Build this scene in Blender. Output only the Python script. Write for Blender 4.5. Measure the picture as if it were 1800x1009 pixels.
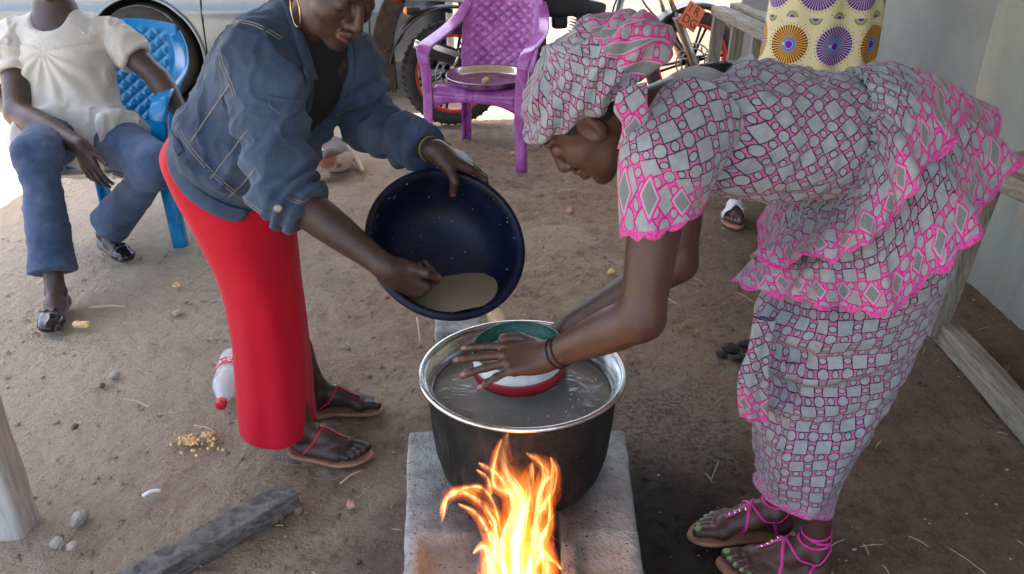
import bpy, math, random
import numpy as np
from mathutils import Vector, Matrix
from mathutils.bvhtree import BVHTree
SC = bpy.context.scene
for _o in list(bpy.data.objects): bpy.data.objects.remove(_o)
R = math.radians
# ---------------------------------------------------------------- camera, sky, sun, exposure
CAM_H, PITCH, FPX = 1.40, 26.0, 1450.0
cam = bpy.data.cameras.new('camera'); cam.lens = FPX / 1800 * 36; cam.sensor_width = 36
cam.clip_start = 0.02; cam.clip_end = 2000
camo = bpy.data.objects.new('camera', cam); SC.collection.objects.link(camo)
camo.location = (0, 0, CAM_H); camo.rotation_euler = (R(90 - PITCH), 0, 0); SC.camera = camo
SUN_EL, SUN_AZ = 72.0, 118.0            # azimuth: angle of the sun from +X, counter-clockwise
W = bpy.data.worlds.new('World'); SC.world = W; W.use_nodes = True
_n = W.node_tree.nodes; _bg = _n['Background']; _sk = _n.new('ShaderNodeTexSky')
_sk.sky_type = 'NISHITA'; _sk.sun_disc = False; _sk.sun_elevation = R(SUN_EL); _sk.sun_rotation = R(90 - SUN_AZ)
_sk.air_density = 1.0; _sk.dust_density = 4.0; _sk.ozone_density = 1.0
W.node_tree.links.new(_sk.outputs[0], _bg.inputs[0]); _bg.inputs[1].default_value = 0.12
sun = bpy.data.lights.new('sun', 'SUN'); sun.energy = 3.6; sun.angle = R(0.6); sun.color = (1, .95, .87)
suno = bpy.data.objects.new('sun', sun); SC.collection.objects.link(suno)
_d = Vector((math.cos(R(SUN_EL)) * math.cos(R(SUN_AZ)), math.cos(R(SUN_EL)) * math.sin(R(SUN_AZ)), math.sin(R(SUN_EL))))
suno.rotation_euler = _d.to_track_quat('Z', 'Y').to_euler(); suno.location = _d * 20
SC.view_settings.view_transform = 'Standard'; SC.view_settings.look = 'None'
SC.view_settings.gamma = 1; SC.view_settings.exposure = 2.75; SC.view_settings.use_curve_mapping = False
SC.render.engine = 'CYCLES'; SC.cycles.use_denoising = True
SC.cycles.max_bounces = 7; SC.cycles.diffuse_bounces = 4; SC.cycles.transparent_max_bounces = 96
SC.cycles.sample_clamp_indirect = 8; SC.cycles.volume_step_rate = 1.0; SC.cycles.caustics_reflective = False; SC.cycles.caustics_refractive = False
# ---------------------------------------------------------------- helpers
rng = np.random.default_rng(7); random.seed(7)
_c, _s = math.cos(R(PITCH)), math.sin(R(PITCH))
def ray(px, py):
    dx, dy = (px - 900) / FPX, -(py - 504.5) / FPX
    return np.array([dx, _c + dy * _s, -_s + dy * _c])
def at(px, py, Y):
    d = ray(px, py); p = d * (Y / d[1]); p[2] += CAM_H; return p
def atz(px, py, z=0.0):
    d = ray(px, py); p = d * ((z - CAM_H) / d[2]); p[2] += CAM_H; return p
def pix(p):
    x, y, z = p[0], p[1], p[2] - CAM_H; dep = y * _c - z * _s; up = y * _s + z * _c
    return (900 + FPX * x / dep, 504.5 - FPX * up / dep)
def V3(*a): return np.array(a, float)
def nrm(v): v = np.asarray(v, float); return v / (np.linalg.norm(v) + 1e-12)

# --- node materials
class S:
    def __init__(s, g, k): s.g, s.k = g, k
    def __add__(s, o): return s.g.m('ADD', s, o)
    __radd__ = __add__
    def __sub__(s, o): return s.g.m('SUBTRACT', s, o)
    def __rsub__(s, o): return s.g.m('SUBTRACT', o, s)
    def __mul__(s, o): return s.g.m('MULTIPLY', s, o)
    __rmul__ = __mul__
    def __truediv__(s, o): return s.g.m('DIVIDE', s, o)
    def lt(s, o): return s.g.m('LESS_THAN', s, o)
    def gt(s, o): return s.g.m('GREATER_THAN', s, o)
    def abs(s): return s.g.m('ABSOLUTE', s)
    def fract(s): return s.g.m('FRACT', s)
    def sm(s, a, b): return s.g.smooth(s, a, b)
class G:
    def __init__(g, name, base=(.5, .5, .5), rough=.6, metal=0.0, **kw):
        g.mat = bpy.data.materials.new(name); g.mat.use_nodes = True; g.nt = g.mat.node_tree
        g.b = g.nt.nodes['Principled BSDF']; g.out = g.nt.nodes['Material Output']
        g.set(Base_Color=base, Roughness=rough, Metallic=metal, **kw)
    def n(g, t, **kw):
        nd = g.nt.nodes.new('ShaderNode' + t)
        for k, v in kw.items(): setattr(nd, k, v)
        return nd
    def put(g, v, inp):
        if isinstance(v, S): g.nt.links.new(v.k, inp)
        elif isinstance(v, (tuple, list)): inp.default_value = tuple(v) + ((1,) if len(v) == 3 and inp.type == 'RGBA' else ())
        else: inp.default_value = v
    def set(g, **kw):
        for k, v in kw.items(): g.put(v, g.b.inputs[k.replace('_', ' ')])
        return g
    def m(g, op, *a):
        nd = g.n('Math', operation=op)
        for i, v in enumerate(a): g.put(v, nd.inputs[i])
        return S(g, nd.outputs[0])
    def smooth(g, x, a, b):
        nd = g.n('MapRange', interpolation_type='SMOOTHSTEP'); g.put(x, nd.inputs[0])
        nd.inputs[1].default_value, nd.inputs[2].default_value = a, b
        return S(g, nd.outputs[0])
    def co(g, kind='Object'): return S(g, g.n('TexCoord').outputs[kind])
    def uv(g, name): return S(g, g.n('UVMap', uv_map=name).outputs[0])
    def attr(g, name, out='Color'): return S(g, g.n('Attribute', attribute_name=name).outputs[out])
    def sep(g, v):
        nd = g.n('SeparateXYZ'); g.put(v, nd.inputs[0]); return [S(g, o) for o in nd.outputs]
    def comb(g, x, y, z=0.0):
        nd = g.n('CombineXYZ')
        for i, v in enumerate((x, y, z)): g.put(v, nd.inputs[i])
        return S(g, nd.outputs[0])
    def scale(g, v, sc):
        nd = g.n('Mapping'); g.put(v, nd.inputs[0]); nd.inputs['Scale'].default_value = sc; return S(g, nd.outputs[0])
    def noise(g, v=None, scale=5, detail=3, rough=.55, dist=0.0, out=0):
        nd = g.n('TexNoise'); g.put(v if v is not None else g.co(), nd.inputs['Vector'])
        nd.inputs['Scale'].default_value = scale; nd.inputs['Detail'].default_value = detail
        nd.inputs['Roughness'].default_value = rough; nd.inputs['Distortion'].default_value = dist
        return S(g, nd.outputs[out])
    def voro(g, v=None, scale=5, feature='F1', out='Distance'):
        nd = g.n('TexVoronoi', feature=feature); g.put(v if v is not None else g.co(), nd.inputs['Vector'])
        nd.inputs['Scale'].default_value = scale; return S(g, nd.outputs[out])
    def wave(g, v, scale, dist=0.0, detail=2, direction='X'):
        nd = g.n('TexWave', bands_direction=direction); g.put(v, nd.inputs['Vector']); nd.inputs['Scale'].default_value = scale
        nd.inputs['Distortion'].default_value = dist; nd.inputs['Detail'].default_value = detail; return S(g, nd.outputs['Fac'])
    def mix(g, f, a, b, mode='MIX'):
        nd = g.n('Mix', data_type='RGBA', blend_type=mode); g.put(f, nd.inputs[0]); g.put(a, nd.inputs[6]); g.put(b, nd.inputs[7])
        return S(g, nd.outputs[2])
    def ramp(g, f, *st):
        nd = g.n('ValToRGB'); g.put(f, nd.inputs[0]); e = nd.color_ramp.elements
        while len(e) < len(st): e.new(.5)
        for i, (p, c) in enumerate(st): e[i].position = p; e[i].color = tuple(c) + (1,)
        return S(g, nd.outputs[0])
    def bump(g, h, strength=.4, dist=.01):
        nd = g.n('Bump'); g.put(h, nd.inputs['Height']); nd.inputs['Strength'].default_value = strength; nd.inputs['Distance'].default_value = dist
        g.nt.links.new(nd.outputs[0], g.b.inputs['Normal']); return g
M = {}
def simple(key, base, rough=.6, metal=0.0, var=.15, vs=8, bump=0.0, bs=60, **kw):
    """plain painted/cast surface with slight colour variation and fine relief"""
    g = G(key, base, rough, metal, **kw); nz = g.noise(scale=vs, detail=5, rough=.65)
    lo = tuple(c * (1 - var) for c in base); hi = tuple(min(1, c * (1 + var)) for c in base)
    g.set(Base_Color=g.mix(nz.sm(.3, .7), lo, hi), Roughness=g.m('ADD', rough - .08, nz * .16))
    if bump: g.bump(g.noise(scale=bs, detail=4), bump, .004)
    M[key] = g.mat; return g

# --- objects
def link(o): SC.collection.objects.link(o); return o
def tag(o, label=None, cat=None, group=None, kind=None):
    for k, v in (('label', label), ('category', cat), ('group', group), ('kind', kind)):
        if v: o[k] = v
    return o
def thing(name, label, cat, loc=(0, 0, 0), group=None):
    o = link(bpy.data.objects.new(name, None)); o.location = tuple(loc); o.empty_display_size = .1
    return tag(o, label, cat, group)
def obj(name, vf, mat, parent=None, smooth=True, uv=None, cols=None, local=False):
    """vf = (verts, faces) in world coordinates; faces a quad array or a list"""
    v, f = vf[0], vf[1]; me = bpy.data.meshes.new(name)
    if isinstance(f, np.ndarray):
        nv, nf, k = len(v), len(f), f.shape[1]
        me.vertices.add(nv); me.vertices.foreach_set('co', np.asarray(v, np.float32).ravel())
        me.loops.add(nf * k); me.loops.foreach_set('vertex_index', f.astype(np.int32).ravel())
        me.polygons.add(nf); me.polygons.foreach_set('loop_start', np.arange(0, nf * k, k, dtype=np.int32))
        me.update(calc_edges=True); me.validate()
    else: me.from_pydata([tuple(map(float, p)) for p in v], [], [tuple(map(int, q)) for q in f]); me.update()
    me.polygons.foreach_set('use_smooth', np.full(len(me.polygons), smooth))
    if uv:
        vi = np.empty(len(me.loops), np.int32); me.loops.foreach_get('vertex_index', vi)
        for nm, (a, per_loop) in uv.items():
            l = me.uv_layers.new(name=nm); l.data.foreach_set('uv', np.asarray(a if per_loop else np.asarray(a)[vi], np.float32).ravel())
    if cols is not None:
        ca = me.color_attributes.new('Col', 'FLOAT_COLOR', 'POINT'); c4 = np.ones((len(v), 4), np.float32); c4[:, :3] = cols
        ca.data.foreach_set('color', c4.ravel())
    for mm in (mat if isinstance(mat, (list, tuple)) else [mat]): me.materials.append(M[mm] if isinstance(mm, str) else mm)
    o = link(bpy.data.objects.new(name, me))
    if parent is not None:
        o.parent = parent
        if not local: o.matrix_parent_inverse = wm(parent).inverted()
    return o
def wm(o):
    m = o.matrix_basis.copy()
    return m if o.parent is None else wm(o.parent) @ o.matrix_parent_inverse @ m
def dup_tree(o, parent=None, mat=None):
    c = link(o.copy()); c.parent = parent
    for ch in o.children: dup_tree(ch, c, mat)
    return c
def join(*vfs):
    vs, fs, k = [], [], 0
    for v, f in vfs:
        v = np.asarray(v, float); vs.append(v); fs += [[int(i) + k for i in q] for q in f]; k += len(v)
    return np.concatenate(vs), fs
def xf(vf, rot=None, loc=(0, 0, 0), sc=1.0):
    v = np.asarray(vf[0], float) * sc
    if rot is not None: v = v @ np.asarray(rot, float).T
    return v + np.asarray(loc, float), vf[1]
def rotm(ax, deg):
    return np.array(Matrix.Rotation(R(deg), 3, ax if isinstance(ax, str) else Vector(ax)))
def frame(x, up=(0, 0, 1)):
    """columns: x, y, z with x along the given direction and z near up"""
    x = nrm(x); y = np.cross(up, x)
    if np.linalg.norm(y) < 1e-6: y = np.cross((0, 1, 0), x)
    y = nrm(y); return np.column_stack([x, y, np.cross(x, y)])
def box(c, size, rot=None, bev=.006, seg=1):
    """box with chamfered edges"""
    h = np.array(size, float) / 2; b = min(bev, h.min() * .9); v = []; idx = {}
    for sx in (-1, 1):
        for sy in (-1, 1):
            for sz in (-1, 1):
                s = np.array([sx, sy, sz])
                for a in range(3):
                    p = h - b; p[a] = h[a]; idx[(sx, sy, sz, a)] = len(v); v.append(p * s)
    f = []
    for a in range(3):
        o1, o2 = (a + 1) % 3, (a + 2) % 3
        for sg in (-1, 1):
            q = []
            for i, j in ((-1, -1), (1, -1), (1, 1), (-1, 1)):
                k = [0] * 3; k[a] = sg; k[o1] = i; k[o2] = j; q.append(idx[(*k, a)])
            f.append(q if sg > 0 else q[::-1])
        for i in (-1, 1):
            for j in (-1, 1):
                k1 = [0] * 3; k1[o1] = i; k1[o2] = j; ka = k1.copy(); ka[a] = -1; kb = k1.copy(); kb[a] = 1
                q = [idx[(*ka, o1)], idx[(*kb, o1)], idx[(*kb, o2)], idx[(*ka, o2)]]
                f.append(q if i * j > 0 else q[::-1])
    for sx in (-1, 1):
        for sy in (-1, 1):
            for sz in (-1, 1):
                q = [idx[(sx, sy, sz, a)] for a in range(3)]; f.append(q if sx * sy * sz > 0 else q[::-1])
    return xf((np.array(v), f), rot, c)
def smoothpts(P, n=8, closed=False):
    P = np.asarray(P, float); N = len(P); out = []
    for i in range(N if closed else N - 1):
        g = lambda k: P[k % N] if closed else P[min(max(k, 0), N - 1)]
        p0, p1, p2, p3 = g(i - 1), g(i), g(i + 1), g(i + 2)
        t = np.linspace(0, 1, n, endpoint=False)[:, None]
        out.append(.5 * (2 * p1 + (p2 - p0) * t + (2 * p0 - 5 * p1 + 4 * p2 - p3) * t**2 + (3 * p1 - p0 - 3 * p2 + p3) * t**3))
    if not closed: out.append(P[-1][None])
    return np.concatenate(out)
def tube(P, rad, n=8, closed=False, flat=1.0, up=None, cap=True):
    """sweep a round (or flattened) section along P"""
    P = np.asarray(P, float); N = len(P); rad = np.broadcast_to(np.asarray(rad, float), (N,)) if np.ndim(rad) < 2 else rad
    T = np.gradient(P, axis=0) if not closed else np.roll(P, -1, 0) - np.roll(P, 1, 0)
    T /= np.linalg.norm(T, axis=1)[:, None] + 1e-12
    u = np.array(up, float) if up is not None else (V3(0, 0, 1) if abs(T[0][2]) < .9 else V3(1, 0, 0)); V = []
    for i in range(N):
        if up is not None: u = np.array(up, float)
        s = nrm(np.cross(T[i], u)); u = nrm(np.cross(s, T[i])); a = np.arange(n) * 2 * math.pi / n
        V.append(P[i] + rad[i] * (np.cos(a)[:, None] * s + flat * np.sin(a)[:, None] * u))
    V = np.concatenate(V); F = []
    for i in range(N if closed else N - 1):
        j = (i + 1) % N
        for k in range(n): F.append([i * n + k, i * n + (k + 1) % n, j * n + (k + 1) % n, j * n + k])
    if cap and not closed: F += [list(range(n))[::-1], [(N - 1) * n + k for k in range(n)]]
    return V, F
def lathe(prof, n=48, axis=None, c=(0, 0, 0), arc=1.0):
    """profile of (radius, height); closed ends where radius is 0"""
    a = np.arange(n) * 2 * math.pi * arc / (n if arc == 1 else n - 1); m = len(prof); V = []
    for r, z in prof: V.append(np.column_stack([max(r, 1e-4) * np.cos(a), max(r, 1e-4) * np.sin(a), np.full(n, z)]))
    F = [[i * n + k, i * n + (k + 1) % n, (i + 1) * n + (k + 1) % n, (i + 1) * n + k] for i in range(m - 1) for k in range(n if arc == 1 else n - 1)]
    return xf((np.concatenate(V), F), axis, c)
def grid(fn, nu, nv):
    """open sheet; fn(u, v) -> point for u, v in 0..1"""
    V = [fn(i / (nu - 1), j / (nv - 1)) for i in range(nu) for j in range(nv)]
    F = [[i * nv + j, (i + 1) * nv + j, (i + 1) * nv + j + 1, i * nv + j + 1] for i in range(nu - 1) for j in range(nv - 1)]
    return np.array(V), F
def solid(o, th, off=0.0, lining=None):
    md = o.modifiers.new('thickness', 'SOLIDIFY'); md.thickness = th; md.offset = off
    if lining: o.data.materials.append(M[lining]); md.material_offset = 1
    return o
def subd(o, lv=1):
    md = o.modifiers.new('round', 'SUBSURF'); md.levels = md.render_levels = lv; return o
_lat = rng.random((64, 64, 64)).astype(np.float32)
def vnoise(p, sc=1.0, oct=3):
    """value noise for numpy points (n,3) -> about -1..1"""
    p = np.asarray(p, np.float32) * sc; out = np.zeros(len(p), np.float32); amp = 1; tot = 0
    for o in range(oct):
        q = p * (2 ** o) + 17.3 * o; i = np.floor(q).astype(int); f = q - i; f = f * f * (3 - 2 * f); i &= 63; j = (i + 1) & 63; r = 0
        for a in (0, 1):
            for b in (0, 1):
                for c in (0, 1):
                    w = (f[:, 0] if a else 1 - f[:, 0]) * (f[:, 1] if b else 1 - f[:, 1]) * (f[:, 2] if c else 1 - f[:, 2])
                    r = r + w * _lat[(j if a else i)[:, 0], (j if b else i)[:, 1], (j if c else i)[:, 2]]
        out += amp * (r * 2 - 1); tot += amp; amp *= .5
    return out / tot
def rock(c, r, seed, flat=.7, n=10):
    rg = np.random.default_rng(seed); V, F = lathe([(math.sin(t), -math.cos(t)) for t in np.linspace(0, math.pi, n)], n + 4)
    V = V * (1 + .35 * vnoise(V + seed * 3.1, 1.1, 3)[:, None] + .22 * np.abs(vnoise(V + seed, 2.3, 2))[:, None]); V *= np.array([1, .8, flat]) * r
    return xf((V, F), rotm('Z', seed * 77), c)
def text_mesh(s, size, depth=.0008):
    cu = bpy.data.curves.new('t', 'FONT'); cu.body = s; cu.size = size; cu.extrude = depth; cu.align_x = 'CENTER'; cu.align_y = 'CENTER'; cu.resolution_u = 3
    o = bpy.data.objects.new('t', cu); link(o); me = bpy.data.meshes.new_from_object(o.evaluated_get(bpy.context.evaluated_depsgraph_get()))
    v = np.array([p.co[:] for p in me.vertices]); f = [list(p.vertices) for p in me.polygons]
    bpy.data.objects.remove(o); bpy.data.curves.remove(cu); bpy.data.meshes.remove(me); return v, f

# --- smooth-union distance fields, meshed with surface nets (bodies and close-fitting clothes)
class Sdf:
    def __init__(s): s.ops = []
    def cap(s, a, b, rad, k=.012, flat=None, op='u', fold=None):
        a, b = np.asarray(a, float), np.asarray(b, float); rad = np.atleast_1d(np.asarray(rad, float))
        rm = rad.max() * 1.05; s.ops.append(('c', op, k, np.minimum(a, b) - rm, np.maximum(a, b) + rm, a, b, rad, flat, fold)); return s
    def ell(s, c, r, Rm=None, k=.012, op='u'):
        c = np.asarray(c, float); r = np.broadcast_to(np.asarray(r, float), (3,)); Rm = np.eye(3) if Rm is None else np.asarray(Rm)
        e = np.sqrt(((Rm * r) ** 2).sum(1)); s.ops.append(('e', op, k, c - e, c + e, c, r, Rm)); return s
    def cut(s, p, n, k=.002, rad=9.0):
        """keep the side n points away from (removes p + n)"""
        p = np.asarray(p, float); s.ops.append(('p', 'x', k, p - rad, p + rad, p, nrm(n))); return s
    def copy(s): t = Sdf(); t.ops = list(s.ops); return t
    def bounds(s):
        u = [o for o in s.ops if o[1] == 'u']; return np.min([o[3] for o in u], 0), np.max([o[4] for o in u], 0)
    def field(s, h, lo=None, hi=None):
        bl, bh = s.bounds(); lo = bl - 3 * h if lo is None else np.asarray(lo, float); hi = bh + 3 * h if hi is None else np.asarray(hi, float)
        n = np.ceil((hi - lo) / h).astype(int) + 1; D = np.full(n, .25, np.float32)
        ax = [(lo[i] + h * np.arange(n[i])).astype(np.float32) for i in range(3)]
        for o in s.ops:
            typ, op, k = o[:3]; mg = k + 4 * h + .004
            i0 = np.maximum(((o[3] - mg - lo) / h).astype(int), 0); i1 = np.minimum(np.ceil((o[4] + mg - lo) / h).astype(int) + 1, n)
            if (i1 <= i0).any(): continue
            sl = tuple(slice(i0[i], i1[i]) for i in range(3))
            X, Y, Z = ax[0][sl[0]][:, None, None], ax[1][sl[1]][None, :, None], ax[2][sl[2]][None, None, :]
            if typ == 'c':
                a, b, rad, flat, fold = o[5:]; ab = b - a; L2 = max(ab @ ab, 1e-12); x, y, z = X - a[0], Y - a[1], Z - a[2]
                t = np.clip((x * ab[0] + y * ab[1] + z * ab[2]) / L2, 0, 1); x = x - t * ab[0]; y = y - t * ab[1]; z = z - t * ab[2]
                d2 = x * x + y * y + z * z
                if flat is not None:
                    u, fl = nrm(flat[0]), flat[1]; d2 = d2 + (fl * fl - 1) * (x * u[0] + y * u[1] + z * u[2]) ** 2
                rr = rad[0] if len(rad) == 1 else (rad[0] + (rad[1] - rad[0]) * t if len(rad) == 2 else np.interp(t, np.linspace(0, 1, len(rad)), rad))
                d = np.sqrt(d2) - rr
                if fold is not None: d = d - fold(t, X, Y, Z)
            elif typ == 'e':
                c, r, Rm = o[5:]; x, y, z = X - c[0], Y - c[1], Z - c[2]; k0 = 0; k1 = 0
                for i in range(3):
                    q = x * Rm[0, i] + y * Rm[1, i] + z * Rm[2, i]; k0 = k0 + (q / r[i]) ** 2; k1 = k1 + (q / r[i] ** 2) ** 2
                k0 = np.sqrt(k0); d = k0 * (k0 - 1) / (np.sqrt(k1) + 1e-9)
            else: p, nn = o[5:]; d = -((X - p[0]) * nn[0] + (Y - p[1]) * nn[1] + (Z - p[2]) * nn[2])
            A = D[sl]
            if op == 'u': hh = np.maximum(k - np.abs(A - d), 0) / k; D[sl] = np.minimum(A, d) - hh * hh * k / 4
            else: d = -d; hh = np.maximum(k - np.abs(A - d), 0) / k; D[sl] = np.maximum(A, d) + hh * hh * k / 4
        return D, lo
    def mesh(s, h, lo=None, hi=None, disp=None):
        D, o = s.field(h, lo, hi)
        if disp is not None: D = disp(D, o, h)
        return snets(D, o, h)
def snets(D, org, h):
    s = D < 0; n = np.array(D.shape); c = np.zeros(n - 1, np.int8)
    for i in (0, 1):
        for j in (0, 1):
            for k in (0, 1): c += s[i:n[0] - 1 + i, j:n[1] - 1 + j, k:n[2] - 1 + k]
    act = (c > 0) & (c < 8); ij = np.argwhere(act); idx = np.full(c.shape, -1, np.int32); idx[act] = np.arange(len(ij))
    cor = [(i, j, k) for i in (0, 1) for j in (0, 1) for k in (0, 1)]
    val = [D[ij[:, 0] + i, ij[:, 1] + j, ij[:, 2] + k] for i, j, k in cor]; acc = np.zeros((len(ij), 3)); cnt = np.zeros(len(ij))
    for a in range(8):
        for b in range(a + 1, 8):
            if sum(abs(cor[a][q] - cor[b][q]) for q in range(3)) != 1: continue
            va, vb = val[a], val[b]; mk = (va < 0) != (vb < 0); t = np.where(mk, va / np.where(mk, va - vb, 1), 0)
            acc += mk[:, None] * (np.array(cor[a]) + t[:, None] * (np.array(cor[b]) - np.array(cor[a]))); cnt += mk
    V = org + h * (ij + acc / cnt[:, None]); F = []
    for ax in range(3):
        b, e = (ax + 1) % 3, (ax + 2) % 3; sl0 = [slice(None)] * 3; sl1 = [slice(None)] * 3; sl0[ax] = slice(0, -1); sl1[ax] = slice(1, None)
        for q in (b, e): sl0[q] = slice(1, -1); sl1[q] = slice(1, -1)
        p, q = s[tuple(sl0)], s[tuple(sl1)]; g = np.argwhere(p != q)
        if not len(g): continue
        inn = p[tuple(g.T)]; base = g.copy(); base[:, b] += 1; base[:, e] += 1
        def cell(db, de):
            x = base.copy(); x[:, b] -= db; x[:, e] -= de; return idx[tuple(x.T)]
        qd = np.column_stack([cell(1, 1), cell(0, 1), cell(0, 0), cell(1, 0)]); qd[~inn] = qd[~inn][:, ::-1]; F.append(qd)
    return V, np.concatenate(F)
def merge(parts):
    vs, fs, k = [], [], 0
    for v, f in parts: vs.append(v); fs.append(f + k); k += len(v)
    return np.concatenate(vs), np.concatenate(fs)
def clipf(vf, fn):
    """keep the faces whose centre satisfies fn"""
    v, f = vf; f = f[fn(v[f].mean(1))]; u, inv = np.unique(f, return_inverse=True); return v[u], inv.reshape(f.shape)
# ---------------------------------------------------------------- the setting
def ground_material():
    g = G('dirt', rough=.95); co = g.co()
    big = g.noise(co, .9, 4, .6); mid = g.noise(co, 6, 6, .7); fine = g.noise(co, 70, 6, .75); grit = g.voro(co, 130)
    x, y, z = g.sep(co)
    c = g.mix(big.sm(.35, .65), (.42, .265, .16), (.57, .41, .262))
    c = g.mix(mid.sm(.42, .72) * .7, c, (.27, .16, .10)); c = g.mix(fine.sm(.48, .66) * .6, c, (.52, .42, .33)); cr = g.noise(co, 24, 5, .75); c = g.mix(cr.sm(.54, .66) * .6, c, (.19, .115, .07)); c = g.mix(cr.sm(.42, .34) * .5, c, (.44, .36, .29))
    c = g.mix(fine.sm(.5, .3) * .45, c, (.12, .078, .05))  # hollows of the fine relief darkened, shading put into the colour
    # paler earth to the left, ash and soot spread round the hearth
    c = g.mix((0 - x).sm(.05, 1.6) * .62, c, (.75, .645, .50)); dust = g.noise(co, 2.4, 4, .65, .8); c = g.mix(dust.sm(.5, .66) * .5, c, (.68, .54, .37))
    wob = g.noise(co, 4.5, 5, .65); dx = x - .42; dy = y - 1.45
    d = g.m('SQRT', dx * dx + dy * dy * .55) + (wob - .5) * .5
    c = g.mix((1 - d.sm(.12, .62)) * .93, c, (.026, .021, .017))
    d2 = g.m('SQRT', (x + .12) * (x + .12) + (y - 1.25) * (y - 1.25)) + (wob - .5) * .45
    c = g.mix((1 - d2.sm(.2, .5)) * .6, c, (.13, .115, .1))
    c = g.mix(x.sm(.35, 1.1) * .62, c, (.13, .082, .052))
    ash = g.noise(co, 9, 4, .7); dz = g.m('SQRT', (x - .45) * (x - .45) + (y - 2.05) * (y - 2.05)) + (ash - .5) * .6
    c = g.mix((1 - dz.sm(.05, .36)) * fine.sm(.42, .62) * .85, c, (.34, .33, .32))
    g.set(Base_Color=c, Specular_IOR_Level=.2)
    hgt = fine * .9 + cr * 1.2 + mid * 1.0 + grit.sm(.25, .0) * .35
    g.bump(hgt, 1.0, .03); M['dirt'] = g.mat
ground_material()
simple('plaster', (.25, .262, .235), .9, var=.12, vs=2.5, bump=.25, bs=35)
def wall_material():
    g = G('stained_plaster', rough=.92); co = g.co(); x, y, z = g.sep(co)
    n1 = g.noise(g.scale(co, (1, 1, .35)), 2.2, 5, .6, .6); n2 = g.noise(co, 30, 5, .7)
    c = g.mix(n1.sm(.35, .7), (.235, .25, .21), (.345, .345, .285)); c = g.mix(n2.sm(.4, .75) * .35, c, (.24, .25, .22))
    st = g.noise(g.scale(co, (1, 3.2, 1.1)), 1.6, 4, .6, 1.2)
    c = g.mix(st.sm(.56, .68) * .55, c, (.46, .3, .22)); c = g.mix((z + n1 * .12).sm(.3, .02) * .5, c, (.2, .15, .11))
    g.set(Base_Color=c); g.bump(n2 + n1 * 2, .3, .01); M['stained_plaster'] = g.mat
wall_material()
def wood_material(key, dark, light, sc=(1, 1, 12), rough=.85):
    g = G(key, rough=rough); co = g.co('Generated'); w = g.noise(g.scale(g.co(), sc), 6, 6, .65, .6); b = g.noise(scale=3, detail=4)
    c = g.mix(w.sm(.3, .7), dark, light); c = g.mix(b.sm(.5, .8) * .5, c, tuple(q * .55 for q in dark)); g.set(Base_Color=c)
    g.bump(w, .5, .006); M[key] = g.mat
wood_material('grey_wood_y', (.15, .125, .09), (.34, .295, .22), (14, 1.2, 14))
wood_material('grey_wood_z', (.15, .125, .09), (.34, .295, .22), (14, 14, 1.2))
wood_material('pale_wood', (.36, .34, .29), (.56, .53, .46), (14, 14, 1.2)); wood_material('charred_wood', (.055, .05, .042), (.2, .185, .16), (5, 5, 10))
simple('roof_metal', (.3, .3, .3), .5, .0)

def ground():
    def axis(lo, hi, n, far):
        e = np.geomspace(.04, far, 16); return np.concatenate([(lo - e)[::-1], np.linspace(lo, hi, n), hi + e])
    xs, ys = axis(-2.6, 1.9, 560, 300), axis(.85, 4.9, 520, 300)
    X, Y = np.meshgrid(xs, ys, indexing='ij'); P = np.column_stack([X.ravel(), Y.ravel(), 0 * X.ravel()])
    z = .007 * vnoise(P, 3.1, 3); rr = vnoise(P + 4, 13, 4); z += .010 * np.maximum(rr, 0) ** 1.5 - .007 * np.maximum(-rr - .1, 0) + .0045 * vnoise(P + 9, 33, 3) + .006 * np.maximum(vnoise(P + 2, 45, 2) - .35, 0) * 2
    z -= .010                                        # so that soles stand on top of it
    P[:, 2] = z; n, m = len(xs), len(ys); i, j = np.meshgrid(np.arange(n - 1), np.arange(m - 1), indexing='ij'); a = (i * m + j).ravel()
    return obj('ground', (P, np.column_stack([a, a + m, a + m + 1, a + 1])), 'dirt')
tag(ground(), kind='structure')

def slabwall(name, lo, hi, mat, label, kind=None, step=.12, amp=.004):
    lo, hi = np.array(lo, float), np.array(hi, float); v, f = rbox(hi - lo, .012, step); v = v + (lo + hi) / 2
    v = v + amp * vnoise(v, 5, 2)[:, None]; o = obj(name, (v, f), mat); return tag(o, label, 'wall', kind=kind)
def rbox(size, r=.01, step=.02):
    """rounded box with a regular skin of faces"""
    h = np.array(size, float) / 2; n = [max(2, int(round(2 * h[i] / step)) + 1) for i in range(3)]; key = {}; V = []; F = []
    ax = [np.unique(np.concatenate([np.linspace(-h[i], h[i], n[i]), [-h[i] + r * .5, h[i] - r * .5, -h[i] + min(r * 1.6, h[i] * .8), h[i] - min(r * 1.6, h[i] * .8)]])) for i in range(3)]
    def vid(p):
        k = tuple(np.round(p, 6))
        if k not in key:
            q = np.array(p); c = np.clip(q, -(h - r), h - r); d = q - c; l = np.linalg.norm(d); key[k] = len(V); V.append(c + (d / l * r if l > 1e-9 else d))
        return key[k]
    for a in range(3):
        b, c = (a + 1) % 3, (a + 2) % 3
        for sg in (-1, 1):
            for i in range(len(ax[b]) - 1):
                for j in range(len(ax[c]) - 1):
                    q = []
                    for di, dj in ((0, 0), (1, 0), (1, 1), (0, 1)):
                        p = [0, 0, 0]; p[a] = sg * h[a]; p[b] = ax[b][i + di]; p[c] = ax[c][j + dj]; q.append(vid(p))
                    F.append(q if sg > 0 else q[::-1])
    return np.array(V), F
slabwall('house_wall', (1.80, -1.6, -.1), (2.0, 3.22, 2.75), 'stained_plaster', 'stained grey plaster wall with reddish smears rising behind the wooden bench')
slabwall('recessed_wall', (1.84, 3.23, -.1), (2.04, 4.45, 2.75), 'plaster', 'plain grey plaster wall set back next to the printed wrapper')
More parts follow.
